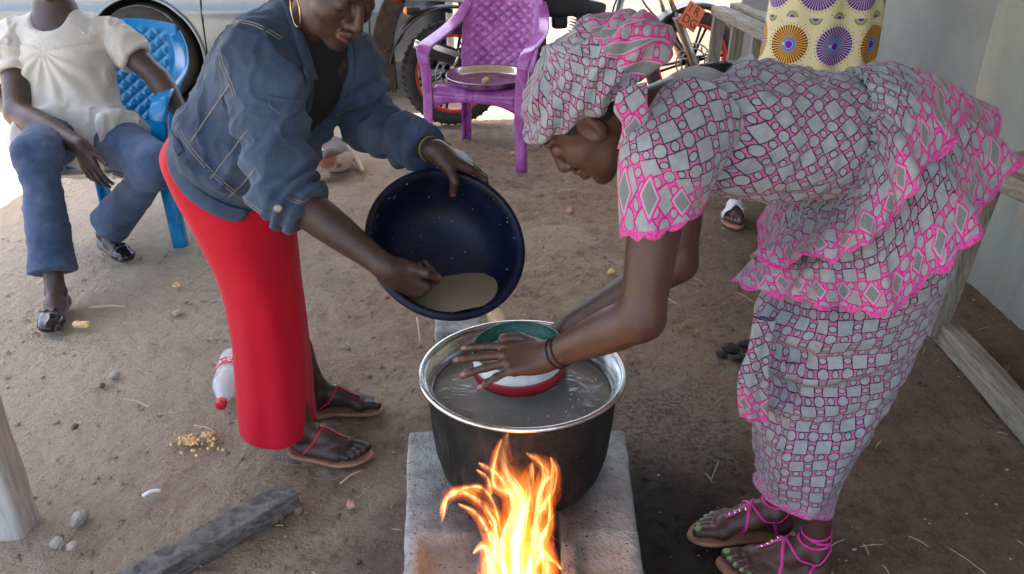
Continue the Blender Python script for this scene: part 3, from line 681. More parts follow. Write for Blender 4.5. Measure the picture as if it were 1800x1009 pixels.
        s.fine.append((C - .135 * k, C + .135 * k, .0026)); return dict(P=P, F=F, U=U, R=Rt, C=C)
    def build(s, h=.0065):
        parts = [clipf(s.f.mesh(h), lambda c: ~np.any([((c > lo + .003) & (c < hi - .003)).all(1) for lo, hi, _ in s.fine], 0))]
        for i, (lo, hi, q) in enumerate(s.fine):
            m = s.f.mesh(q, lo, hi)
            for lo2, hi2, _ in s.fine[:i]: m = clipf(m, lambda c: ~((c > lo2 + .003) & (c < hi2 - .003)).all(1)) if len(m[0]) else m
            if len(m[0]): parts.append(m)
        V, F = merge(parts); col = np.tile(s.skin, (len(V), 1)) * (1 + .12 * vnoise(V, 18, 3))[:, None]
        for p, r, c, soft in s.spots:
            d = np.linalg.norm(V - p, axis=1) / r; w = np.clip((1 - d) / soft, 0, 1)[:, None]; col = col * (1 - w) + c * w
        return (V, F), col
def sandal_sole(ft, k, th, mat, parent, base=0.0, w=1.0):
    """flat sole following the outline of the foot"""
    out = [(-.012, 0), (-.004, .022), (.03, .033), (.08, .028), (.13, .037), (.18, .047), (.22, .043), (.243, .024), (.24, .004), (.222, -.022), (.195, -.042), (.15, -.052), (.1, -.042), (.05, -.034), (.01, -.026)]
    o2 = smoothpts(np.array([(x, m * w, 0) for x, m in out]), 5, True); P = ft['P']; top = [P(x, m, -.0008 / k) for x, m, _ in o2]; n = len(top); bot = [p - V3(0, 0, th) for p in top]; mid = [p - V3(0, 0, th * .5) + nrm(p - np.mean(top, 0)) * .002 for p in top]
    V = np.array(top + mid + bot); F = [list(range(n)), [2 * n + i for i in range(n)][::-1]]
    for a in (0, n): F += [[a + i, a + n + i, a + n + (i + 1) % n, a + (i + 1) % n] for i in range(n)]
    return obj('sole', (V, F), mat, parent, smooth=False)
def bvh_of(vf): return BVHTree.FromPolygons([tuple(p) for p in vf[0].tolist()], [tuple(q) for q in np.asarray(vf[1]).tolist()])
def strap(bvh, pts, w, mat, parent, name='strap', n=8, flat=.35, off=.0015, closed=False, seg=8):
    """band laid on a surface"""
    P = smoothpts(pts, n, closed); Q = []; Ns = []
    for p in P:
        loc, no, _, _ = bvh.find_nearest(Vector(p)); Q.append(np.array(loc) + np.array(no) * off); Ns.append(np.array(no))
    Q, Ns = np.array(Q), np.array(Ns); T = np.roll(Q, -1, 0) - np.roll(Q, 1, 0) if closed else np.gradient(Q, axis=0); V = []; a = np.arange(seg) * 2 * math.pi / seg
    for i in range(len(Q)):
        t = nrm(T[i]); b = nrm(np.cross(t, Ns[i])); nn = np.cross(b, t); V.append(Q[i] + w * .5 * (np.cos(a)[:, None] * b + flat * np.sin(a)[:, None] * nn))
    N = len(Q); F = [[i * seg + k, i * seg + (k + 1) % seg, ((i + 1) % N) * seg + (k + 1) % seg, ((i + 1) % N) * seg + k] for i in range(N if closed else N - 1) for k in range(seg)]
    if not closed: F += [list(range(seg))[::-1], [(N - 1) * seg + k for k in range(seg)]]
    return obj(name, (np.concatenate(V), F), mat, parent)
def cast(bvh, px, py):
    d = nrm(ray(px, py)); h = bvh.ray_cast(Vector((0, 0, CAM_H)), Vector(d)); return None if h[0] is None else np.array(h[0])
def pxpath(bvh, pts, n=6):
    """pixel polyline dropped onto a surface"""
    q = [cast(bvh, p[0], p[1]) for p in smoothpts(np.array([(a, b, 0) for a, b in pts]), n)]; return [p for p in q if p is not None]
def person(name, label, bodyvf, col): o = obj(name, bodyvf, 'skin', cols=col); return tag(o, label, 'person')
def ringloft(rings, n=96, m=60, cam_at=None):
    """rings: list of closed control loops (8+ points each, matching order); returns dense (m,n,3) array, camera-side column first"""
    Rg = np.array([smoothpts(r, 200, True)[np.linspace(0, 200 * len(r), n, endpoint=False).astype(int)] for r in rings])
    out = np.stack([smoothpts(Rg[:, j], max(2, int(np.ceil(m / (len(rings) - 1)))), False) for j in range(n)], 1); return out
def ring(c, half_w, depth, ax=(1, 0, 0), bx=(0, 1, 0), n=8, start=-90):
    a = np.radians(start + np.arange(n) * 360 / n); return [np.asarray(c) + half_w * math.cos(t) * np.asarray(ax) + depth * math.sin(t) * np.asarray(bx) for t in a]
def loftmesh(A, uvrot=0.0, hem_end=True):
    """(m,n,3) -> verts, faces and two UV layers in metres: along the cloth, and (around, distance to hem)"""
    m, n = A.shape[:2]; V = A.reshape(-1, 3); i, j = np.meshgrid(np.arange(m - 1), np.arange(n), indexing='ij'); i, j = i.ravel(), j.ravel(); j2 = (j + 1) % n
    F = np.column_stack([i * n + j, i * n + j2, (i + 1) * n + j2, (i + 1) * n + j])
    seg = np.linalg.norm(np.roll(A, -1, 1) - A, axis=2); u = np.concatenate([np.zeros((m, 1)), np.cumsum(seg, 1)], 1)       # (m, n+1), column 0 is camera side
    half = n // 2; tot = u[:, -1:]; u = np.where(np.arange(n + 1)[None] > half, u - tot, u)                                 # seam on the far side
    v = np.concatenate([[0], np.cumsum(np.linalg.norm(np.diff(A, axis=0), axis=2).mean(1))]); hd = v[-1] - v
    def uvs(uu, vv):
        jn = j + 1; ua, ub = uu[i, j], np.where(jn == half + 1, uu[i, j] + seg[i, j], uu[i, jn]); uc = np.where(jn == half + 1, uu[i + 1, j] + seg[i + 1, j], uu[i + 1, jn]); ud = uu[i + 1, j]
        return np.stack([np.column_stack([ua, vv[i]]), np.column_stack([ub, vv[i]]), np.column_stack([uc, vv[i + 1]]), np.column_stack([ud, vv[i + 1]])], 1).reshape(-1, 2)
    ctr = A.mean(1)[i]; fc = V[F].mean(1); fn = np.cross(V[F[:, 2]] - V[F[:, 0]], V[F[:, 3]] - V[F[:, 1]]); flip = ((fc - ctr) * fn).sum() < 0
    if flip: F = F[:, ::-1].copy()
    c, s_ = math.cos(R(uvrot)), math.sin(R(uvrot)); a = uvs(u, v); b = uvs(u, hd if hem_end else np.full(m, 9.0)); a = np.column_stack([c * a[:, 0] - s_ * a[:, 1], s_ * a[:, 0] + c * a[:, 1]])
    if flip: a, b = (q.reshape(-1, 4, 2)[:, ::-1].reshape(-1, 2) for q in (a, b))
    return (V, F), dict(UVMap=(a, True), hem=(b, True))
def loftnormals(A):
    du = np.roll(A, -1, 1) - np.roll(A, 1, 1); dv = np.gradient(A, axis=0); n = np.cross(du, dv); return n / (np.linalg.norm(n, axis=2)[..., None] + 1e-12)
# ---------------------------------------------------------------- woman bending over the pot in embroidered dress
def lace_material(key='lace', cell=.042, hem=True):
    g = G(key, rough=.82); uvn = g.uv('UVMap'); co = g.co()
    wob = g.noise(uvn, 9, 2, out=1); nd = g.n('VectorMath', operation='MULTIPLY_ADD'); g.put(wob, nd.inputs[0]); nd.inputs[1].default_value = (.016, .016, 0); g.put(uvn, nd.inputs[2])
    u, v, _ = g.sep(S(g, nd.outputs[0])); a, b = u * (1 / cell), v * (1 / cell)
    fa, fb = (a.fract() - .5).abs(), (b.fract() - .5).abs(); da, db = .5 - fa, .5 - fb
    w = .175; dm = g.m('MINIMUM', da, db); dc = g.m('SQRT', da * da + db * db); d1 = g.m('SQRT', da * da + fb * fb * 1.3); d2 = g.m('SQRT', db * db + fa * fa * 1.3)
    d12 = g.m('MINIMUM', d1, d2); circ = g.m('MINIMUM', dc - .232, d12 - .16)                   # <0 inside a spot
    band = g.m('LESS_THAN', dm, w); inside = circ.lt(0); line = g.m('MAXIMUM', (dm - w).abs().lt(.022) * circ.gt(.02), circ.abs().lt(.022))
    hat = g.wave(g.scale(uvn, (1, 1, 1)), 300, 0, 0, 'DIAGONAL').gt(.55); blot = g.noise(uvn, 16, 3).sm(.5, .66)
    grey = g.mix(g.noise(co, 60, 4).sm(.3, .7), (.245, .266, .27), (.315, .338, .34))
    pink = g.mix(hat * .8, (.50, .06, .27), (.32, .24, .29)); pink = g.mix(blot * .55, pink, (.62, .03, .27))
    c = g.mix(band, grey, pink); c = g.mix(inside, c, grey); dark = (.035, .022, .035)
    if hem:
        hu, h, _ = g.sep(g.uv('hem')); zig = (hu * (1 / .05)).fract(); tri = (zig - .5).abs() * .044
        zone = (h - tri).lt(.064); dots = g.wave(uvn, 150, 0, 0, 'DIAGONAL').gt(.35)
        line_c = g.mix(zone, dark, g.mix(dots, (.66, .008, .22), (.28, .01, .12))); c = g.mix(zone * band * (1 - inside), c, g.mix(hat, (.70, .018, .28), (.50, .16, .33)))
        cu = ((hu * (1 / .05)).fract() - .5).abs() * .05; cv = (h - .038).abs(); dia = cu * 1.15 + cv * .85
        hatch = g.wave(g.scale(uvn, (1, .25, 1)), 330, 2, 1, 'X').gt(.42); c = g.mix(dia.lt(.021), c, (.70, .012, .25)); c = g.mix(dia.lt(.0172), c, (.34, .355, .355)); c = g.mix(dia.lt(.0135) * hatch, c, (.05, .055, .055))
        c = g.mix(line * dia.gt(.021), c, line_c); edge = (h + g.noise(co, 160, 2) * .006).lt(.011); c = g.mix(edge, c, g.mix(g.noise(co, 240, 3).sm(.4, .6), (.66, .010, .24), (.50, .12, .32)))
    else: c = g.mix(line, c, dark)
    g.set(Base_Color=c, Sheen_Weight=.15, Specular_IOR_Level=.25); weave = g.wave(uvn, 900, 0, 0, 'X') * .3 + g.noise(co, 30, 5, .6) * 2.4 + (1 - dm.lt(w)) * .15
    g.bump(weave + line * .5, .35, .003); M[key] = g.mat
lace_material('lace'); lace_material('lace_plain', hem=False)
simple('lining', (.34, .345, .32), .85, var=.15)
simple('pink_strap', (.62, .035, .24), .5, var=.15, vs=40); simple('stud', (.85, .82, .75), .2, 1.0); simple('tan_sole', (.42, .2, .11), .7, var=.2, vs=20); simple('black_hair', (.012, .011, .011), .75, bump=.8, bs=120); simple('black_cord', (.01, .01, .011), .7)

def fitring(y, l, r, Y, kd, dmax, bx):
    """ring whose outline spans pixels l..r at the given height"""
    c = at((l + r) / 2, y, Y); hw = (r - l) / 2 * (Y * _c - (c[2] - CAM_H) * _s) / FPX
    for _ in range(4):
        q = [pix(p)[0] for p in ring(c, min(hw * kd, dmax), hw, V3(0, -1, 0), bx, n=48, start=0)]; a, b = min(q), max(q); hw *= (r - l) / (b - a); c = c + V3(((l + r) - (a + b)) / 2 * hw / max(1, (r - l) / 2), 0, 0)
    return ring(c, min(hw * kd, dmax), hw, V3(0, -1, 0), bx, start=0)
def bending_woman():
    B = Body((.088, .040, .026)); f = B.f
    ls, le, lw = at(1170, 262, 1.30), at(1128, 558, 1.235), at(968, 624, 1.315)
    rs, re, rw = at(1215, 190, 1.55), at(1192, 462, 1.54), at(1008, 566, 1.56)
    B.arm(ls, le, lw, 1.02); B.arm(rs, re, rw, 1.0)
    hl = B.hand(lw, (-1, .02, -.10), (-.08, -.42, .92), -1, .95, ((4, 8, 6), (2, 6, 5), (4, 8, 6), (6, 12, 10)), (9, 2, -7, -20), ((.03, .032, -.006), (.060, .050, -.004), (.092, .046, .004)), nail=(.34, .17, .13))
    hr = B.hand(rw, (-.80, -.10, -.58), (-.50, -.10, .82), 1, .92, ((58, 75, 40), (62, 80, 40), (66, 80, 40), (70, 80, 40)), (3, 1, -2, -4), ((.032, .030, -.016), (.058, .034, -.034), (.070, .018, -.048)))
    neckb = at(1190, 195, 1.43)
    F = V3(-.60, .16, -.78); U = V3(-.78, .06, .62); ear = at(1040, 228, 1.345); k = .93; C = ear + k * (.008 * nrm(F) + .016 * nrm(U) + .078 * np.cross(nrm(F), nrm(U)))
    hd = B.head(C, F, U, k, neckb, lip=(.14, .05, .045), neckr=.052)
    waist, chest, hip = at(1470, 240, 1.45), at(1290, 235, 1.43), at(1590, 310, 1.46)
    f.cap(neckb, chest, (.05, .09), .03, flat=((0, 1, 0), .75)); f.cap(chest, waist, (.095, .085), .03, flat=((0, 1, 0), .8)); f.cap(waist, hip, (.08, .08), .03, flat=((0, 1, 0), .8)); f.cap(ls, rs, .035, .04)
    fl = B.foot(atz(1455, 1018), atz(1262, 1004) - atz(1455, 1018), -1, .014, 1.0, nail=(.26, .44, .12)); fr = B.foot(atz(1388, 945), atz(1190, 936) - atz(1388, 945), 1, .014, 1.0, nail=(.26, .44, .12))
    B.leg(hip + V3(-.03, -.06, -.04), at(1455, 660, 1.41), fl['ankle'], .85); B.leg(hip + V3(-.03, .06, -.04), at(1425, 660, 1.51), fr['ankle'], .85)
    vf, col = B.build(); p = person('person', 'person bending over the pot in a grey and pink embroidered dress and headwrap', vf, col); bv = bvh_of(vf)
    U_ = Sdf(); U_.cap(neckb + V3(.035, 0, .0), chest, (.075, .102), .03, flat=((0, 1, 0), .72)); obj('neck_lining', U_.mesh(.007), 'lining', p)
    # --- bodice
    D = V3(.1, 0, 1); cy = V3(0, -1, 0); rg = []
    rg.append([at(*q) for q in ((1138, 222, 1.33), (1208, 180, 1.355), (1288, 116, 1.43), (1228, 116, 1.52), (1165, 146, 1.57), (1118, 240, 1.52), (1108, 285, 1.43), (1115, 265, 1.36))])
    rg.append([at(*q) for q in ((1190, 240, 1.285), (1255, 150, 1.33), (1330, 108, 1.43), (1270, 122, 1.55), (1215, 170, 1.60), (1195, 265, 1.57), (1205, 325, 1.43), (1195, 315, 1.33))])
    for c, lat, dor in (((1300, 229, 1.43), .150, .118), ((1385, 236, 1.44), .142, .117), ((1440, 238, 1.445), .136, .110), ((1480, 240, 1.45), .130, .104)): rg.append(ring(at(*c), lat, dor, cy, D, start=0))
    A = ringloft(rg, 140, 70); n = loftnormals(A); m = len(A); vv = np.linspace(0, 1, m)[:, None]; ph = np.linspace(0, 2 * math.pi, 140, endpoint=False)[None]
    wr = vnoise(np.column_stack([A.reshape(-1, 3)[:, 0] * 2.2, A.reshape(-1, 3)[:, 1] * 7, A.reshape(-1, 3)[:, 2] * 6]), 5, 3).reshape(m, -1); pl = np.sin(vv * 60 + 2 * np.sin(ph)) * .0016 * np.sin(vv * math.pi)
    A = A + n * ((.009 * wr + pl + .010 * crease(A.reshape(-1, 3) * V3(1.6, 1, .8), 7).reshape(m, -1) * np.sin(vv * 3) + .003 * vnoise(A.reshape(-1, 3), 28, 2).reshape(m, -1)) * np.clip(vv * 6, 0, 1))[..., None]; vfb, uv = loftmesh(A, 40, False); o = obj('bodice', vfb, 'lace_plain', p, uv=uv); solid(o, .003, 1, 'lining')
    # --- sleeves
    def sleeve(cs, hemline, rads, hw):
        rg = []
        for (c, r), nx in zip(zip(cs, rads), cs[1:] + [cs[-1]]):
            d = nrm(at(*nx) - at(*c)) if nx != c else nrm(at(*cs[-1]) - at(*cs[-2])); bx = nrm(np.cross(np.cross(d, V3(1, 0, .2)), d)); rg.append(ring(at(*c), r, r, nrm(np.cross(bx, d)) * (1 if np.cross(bx, d)[1] < 0 else -1), bx, start=0))
        a, b = at(*hemline[0]), at(*hemline[1]); rg.append(ring((a + b) / 2, hw, np.linalg.norm(b - a) / 2, V3(0, -1, -.1), nrm(b - a), start=0)); A = ringloft(rg, 110, 48); m = len(A); v = np.linspace(0, 1, m)[:, None]; ph = np.linspace(0, 2 * math.pi, 110, endpoint=False)[None]
        n = loftnormals(A); dv = A[-1] - A[-6]; dv /= np.linalg.norm(dv, axis=1)[:, None]; A = A + n * (.005 * np.sin(ph * 7 + 1) * v ** 2)[..., None]
        A[-3:] += (dv[None] * (np.abs(np.sin(ph * 6.0))[..., None] * .009 - .004)) * np.array([.3, .7, 1])[:, None, None]; return A
    for cs, hl_, rads, hw in ((([(1226, 216, 1.345), (1184, 266, 1.273), (1162, 322, 1.258)]), ((1093, 404, 1.24), (1228, 346, 1.25)), (.080, .078, .072), .066), (([(1235, 180, 1.53), (1212, 240, 1.575), (1205, 310, 1.57)]), ((1150, 372, 1.56), (1240, 352, 1.56)), (.075, .072, .068), .062)):
        vfs, uv = loftmesh(sleeve(cs, hl_, rads, hw), 38); o = obj('sleeve', vfs, 'lace', p, uv=uv); solid(o, .003, 1, 'lining')
    # --- two flounces falling from the waist
    wring = ring(at(1478, 240, 1.45), .132, .106, cy, D, start=0)
    def flounce(hem, bulge, nr, amp, seed):
        hem = [at(*q) for q in hem]; c0, c1 = np.mean(wring, 0), np.mean(hem, 0); rg = [wring]
        for s in (.3, .65): rg.append([(1 - s) * a + s * b + nrm((1 - s) * a + s * b - ((1 - s) * c0 + s * c1)) * bulge * math.sin(math.pi * s) + V3(0, 0, .004 * math.sin(math.pi * s)) for a, b in zip(wring, hem)])
        rg.append(hem); N = 200; A = ringloft(rg, N, 60); m = len(A); v = np.linspace(0, 1, m)[:, None]; ph = np.linspace(0, 2 * math.pi, N, endpoint=False)[None]; n = loftnormals(A)
        if (n.reshape(-1, 3) * (A - A.mean((0, 1))).reshape(-1, 3)).sum() < 0: n = -n
        rip = np.sin(ph * nr + seed + .7 * np.sin(ph * 3 + seed)) * amp * v ** 1.2 + .35 * amp * np.sin(ph * nr * 2.3 + seed * 2) * v
        rip = rip + .005 * np.sin(ph * 36 + seed) * np.exp(-v * 4) + .010 * crease(A.reshape(-1, 3) + seed, 9).reshape(m, -1) * v
        A = A + n * (rip + .004)[..., None]; dv = A[-1] - A[-5]; dv /= np.linalg.norm(dv, axis=1)[:, None]
        A[-3:] += (dv[None] * (np.abs(np.sin(ph * 14))[..., None] * .012 - .006)) * np.array([.3, .7, 1])[:, None, None]; return A
    t2 = flounce(((1560, 545, 1.23), (1690, 425, 1.24), (1768, 283, 1.42), (1700, 190, 1.62), (1560, 230, 1.70), (1420, 350, 1.66), (1305, 488, 1.47), (1405, 525, 1.29)), .02, 9, .016, 1.2)
    t1 = flounce(((1545, 408, 1.225), (1622, 305, 1.235), (1684, 205, 1.42), (1600, 140, 1.61), (1490, 180, 1.68), (1400, 300, 1.64), (1326, 447, 1.45), (1430, 462, 1.255)), .028, 10, .014, 3.1)
    t2 = t2 - loftnormals(t2) * .0
    for nm, A in (('lower_flounce', t2), ('upper_flounce', t1)): vfs, uv = loftmesh(A, 3); o = obj(nm, vfs, 'lace', p, uv=uv); solid(o, .003, 0, 'lining')
    # --- wrapped skirt
    rows = ((250, 1470, 1660, 1.46), (330, 1440, 1695, 1.46), (430, 1392, 1688, 1.455), (540, 1335, 1648, 1.45), (600, 1326, 1618, 1.45), (660, 1325, 1585, 1.45), (720, 1322, 1548, 1.45), (780, 1324, 1506, 1.45), (830, 1328, 1478, 1.45)); rg = []
    for y, l, r, Y in rows:
        rg.append(fitring(y, l + 6, r - 6, Y - (.02 if y > 700 else 0), .92 if y < 700 else 1.5, .15 if y < 600 else .13, V3(1, 0, .08)))
    rg.append([at(*q) for q in ((1415, 912, 1.31), (1452, 912, 1.35), (1466, 892, 1.43), (1440, 862, 1.52), (1395, 838, 1.555), (1350, 828, 1.54), (1328, 832, 1.49), (1358, 884, 1.37))])
    N = 170; A = ringloft(rg, N, 120); m = len(A); v = np.linspace(0, 1, m)[:, None]; ph = np.linspace(0, 2 * math.pi, N, endpoint=False)[None]; n = loftnormals(A)
    if (n.reshape(-1, 3) * (A - A.mean((0, 1))).reshape(-1, 3)).sum() < 0: n = -n
    front = np.exp(-((np.angle(np.exp(1j * (ph - 5.2)))) / 1.25) ** 2); P_ = A.reshape(-1, 3)
    dr = np.sin(v * 50 + 2.8 * np.sin(ph) + 1.2 * vnoise(P_, 7, 2).reshape(m, -1)) * .019 * front * np.exp(-((v - .44) / .2) ** 2) + .006 * np.sin(ph * 6 + 9 * v) * np.clip(v * 1.6 - .5, 0, 1) + .006 * vnoise(P_ + 3, 9, 3).reshape(m, -1) + .012 * crease(P_ * V3(1, 1, 1.9), 6).reshape(m, -1) * (1 - .6 * v)
    over = np.clip((np.angle(np.exp(1j * (ph - 5.55 + .5 * (v - .6)))) + .03) / .06, 0, 1) * np.exp(-np.clip(np.angle(np.exp(1j * (ph - 5.55 + .5 * (v - .6)))), 0, 9) / .9) * .011
    A = A + n * (dr + over)[..., None]; vfs, uv = loftmesh(A, 8); o = obj('wrapper_skirt', vfs, 'lace', p, uv=uv); solid(o, .003, 0, 'lining')
    # tied end of the wrapper hanging in front
    P = [at(*q) for q in ((1345, 560, 1.36), (1335, 615, 1.35), (1326, 670, 1.345), (1326, 735, 1.35))]; W_ = (.022, .02, .03, .027)
    rr = [ring(c, w * .45, w, cy, V3(1, 0, -.15), start=0) for c, w in zip(P, W_)]; A = ringloft(rr, 48, 36); nn = loftnormals(A); A = A + nn * (.004 * np.sin(np.linspace(0, 2 * math.pi, 48)[None] * 5) * np.linspace(.2, 1, len(A))[:, None])[..., None]
    vfs, uv = loftmesh(A, 30); obj('tied_end', vfs, 'lace', p, uv=uv)
    # --- headwrap over dark hair
    H = Sdf(); hp = hd['P']; Bm = np.column_stack([hd['F'], hd['U'], hd['R']])
    H.ell(hp(-.018, .022, 0), np.array([.099, .086, .079]) * k, Bm, .01); H.cut(hp(.055, .02, 0), hd['F'] - .1 * hd['U'], .004, .4); H.cut(hp(-.03, -.05, 0), -hd['U'] + .35 * hd['F'], .004, .4); obj('hair', H.mesh(.005), 'black_hair', p)
    Wp = Sdf(); Wp.ell(hp(-.020, .034, 0), np.array([.112, .090, .088]) * k, Bm, .02); Wp.ell(hp(-.10, .028, -.02), np.array([.082, .074, .088]) * k, Bm, .05); Wp.ell(hp(-.165, .015, -.03), np.array([.05, .062, .062]) * k, Bm, .03); Wp.ell(hp(.032, .044, 0), np.array([.064, .052, .080]) * k, Bm, .03)
    Wp.cut(hp(.1, .030, 0), -hd['U'] + .24 * hd['F'], .006, .4)
    V, Fq = Wp.mesh(.0042); L = (V - hd['C']) @ Bm / k; th = np.arctan2(-L[:, 2], L[:, 0] + .05)
    fold = .0052 * np.sin(L[:, 1] * 150 + L[:, 0] * 70 * np.sin(th) + 3 * vnoise(L, 14, 2)) + .005 * crease(L * V3(1, 2.4, 1), 15, 4) + .004 * vnoise(L * V3(1, 2.4, 1), 17, 3) + .005 * np.sin(th * 5 + L[:, 1] * 40)
    V = V + vnormals(V, Fq) * fold[:, None]; rad = np.hypot(L[:, 0] + .05, L[:, 2]); uvw = 1.3 * np.column_stack([th * .115 * k, (L[:, 1] + .35 * L[:, 0]) * k * 1.1]); ang = R(20); uvr = uvw @ np.array([[math.cos(ang), -math.sin(ang)], [math.sin(ang), math.cos(ang)]])
    hemd = np.column_stack([uvw[:, 0] + L[:, 1], np.where(L[:, 0] < -.13, .02 + np.abs(L[:, 0] + .2) * .35, 9)]); obj('headwrap', (V, Fq), 'lace', p, uv=dict(UVMap=(uvr, False), hem=(hemd, False)))
    Q = smoothpts([at(*q) for q in ((1112, 150, 1.285), (1108, 185, 1.275), (1116, 215, 1.272), (1098, 258, 1.28))], 8); wq = smoothpts(np.array([(x, 0, 0) for x in (.022, .026, .020, .012)]), 8)[:, 0]
    A = np.stack([[q + V3(w * c, .006 * s_ - .002, w * c * .25) for c, s_ in ((math.cos(t), math.sin(t)) for t in np.linspace(0, 2 * math.pi, 28, endpoint=False))] for q, w in zip(Q, wq)]); vfs, uv = loftmesh(A, 25); obj('headwrap_end', vfs, 'lace', p, uv=uv)
    # --- wrist cords
    for d in (.012, .024):
        c = lw + nrm(le - lw) * d; ax_ = nrm(le - lw); b1 = nrm(np.cross(ax_, V3(0, 0, 1))); b2 = np.cross(ax_, b1)
        strap(bv, [c + .03 * (b1 * math.cos(t) + b2 * math.sin(t)) for t in np.linspace(0, 2 * math.pi, 12, endpoint=False)], .0042, 'black_cord', p, 'wrist_cord', 5, .9, .001, True, 6)
    # --- sandals: sole, toe strap with studs, side straps, ankle winding
    for ft in (fl, fr):
        q = ft['P']; s = sandal_sole(ft, 1.0, .011, 'tan_sole', p); s.name = 'sandal_sole'
        ts = strap(bv, [q(.165, .015, .06), q(.135, .012, .08), q(.105, .008, .10)], .011, 'pink_strap', p, 'toe_strap', 6, .4)
        for x in (.158, .143, .128, .112):
            l, no, _, _ = bv.find_nearest(Vector(q(x, .013, .07))); obj('stud', xf(lathe([(.0042, 0), (.0036, .0022), (0, .0036)], 10), frame(np.cross(no, (0, 1, 0)), no), np.array(l) + np.array(no) * .0034), 'stud', ts)
        for sd in (-1, 1):
            st = strap(bv, [q(.11, .01, .1), q(.115, .03 * sd + .005, .06), q(.12, .045 * sd, .03), q(.125, .05 * sd, .004)], .009, 'pink_strap', p, 'side_strap', 6, .4)
            strap(bv, [q(.105, .008, .09), q(.085, .03 * sd, .07), q(.06, .036 * sd, .055), q(.03, .034 * sd, .07), q(.012, .014 * sd, .09)], .0065, 'pink_strap', p, 'ankle_strap', 3, .6)
            strap(bv, [q(.055, .05 * sd, .06), q(.052, .05 * sd, .03), q(.05, .05 * sd, .006)], .009, 'pink_strap', p, 'heel_strap', 5, .4)
        an = ft['ankle']
        for hgt, tl in ((.016, .006), (.026, -.005), (.036, .005)):
            strap(bv, [an + V3(.004, 0, 0) + V3(.036 * math.cos(t), .036 * math.sin(t), hgt + tl * math.cos(t)) for t in np.linspace(0, 2 * math.pi, 14, endpoint=False)], .0068, 'pink_strap', p, 'ankle_winding', 4, .6, .002, True, 6)
    return p
W2 = bending_woman()
# ---------------------------------------------------------------- woman in denim jacket and red skirt pouring from the bowl
def denim_material(key, dark, light, fade):
    g = G(key, rough=.85); co = g.co(); n = g.noise(co, 7, 4, .6); f = g.noise(co, 130, 3, .7); tw = g.wave(co, 420, 1.5, 1, 'DIAGONAL'); m = g.noise(co, 26, 5, .65)
    c = g.mix(n.sm(.3, .7), dark, light); c = g.mix(g.noise(co, 420, 2).sm(.5, .75) * .25, c, fade); c = g.mix(m.sm(.55, .8) * .15, c, fade); c = g.mix(tw.gt(.6) * .25, c, tuple(q * .5 for q in dark))
    g.set(Base_Color=c, Specular_IOR_Level=.2, Sheen_Weight=.1); g.bump(tw * .25 + m * 1.3 + f * .4, .4, .004); M[key] = g.mat
denim_material('denim', (.026, .046, .082), (.068, .108, .168), (.18, .24, .32)); denim_material('jeans', (.035, .065, .13), (.085, .13, .22), (.2, .27, .37))
def jersey():
    g = G('red_jersey', rough=.8); co = g.co(); f = g.noise(co, 300, 3, .6); g.set(Base_Color=g.mix(f.sm(.3, .7), (.46, .003, .016), (.55, .005, .023)), Sheen_Weight=.05, Sheen_Roughness=.5, Specular_IOR_Level=.25); g.bump(f, .2, .002); M['red_jersey'] = g.mat
jersey()
simple('black_top', (.010, .010, .011), .8); simple('stitch', (.2, .19, .16), .8); simple('brass_button', (.25, .22, .18), .4, .8); simple('gold', (.75, .52, .2), .25, 1.0); simple('red_strap', (.50, .015, .045), .4, var=.15); simple('clear_elastic', (.28, .22, .05), .4)
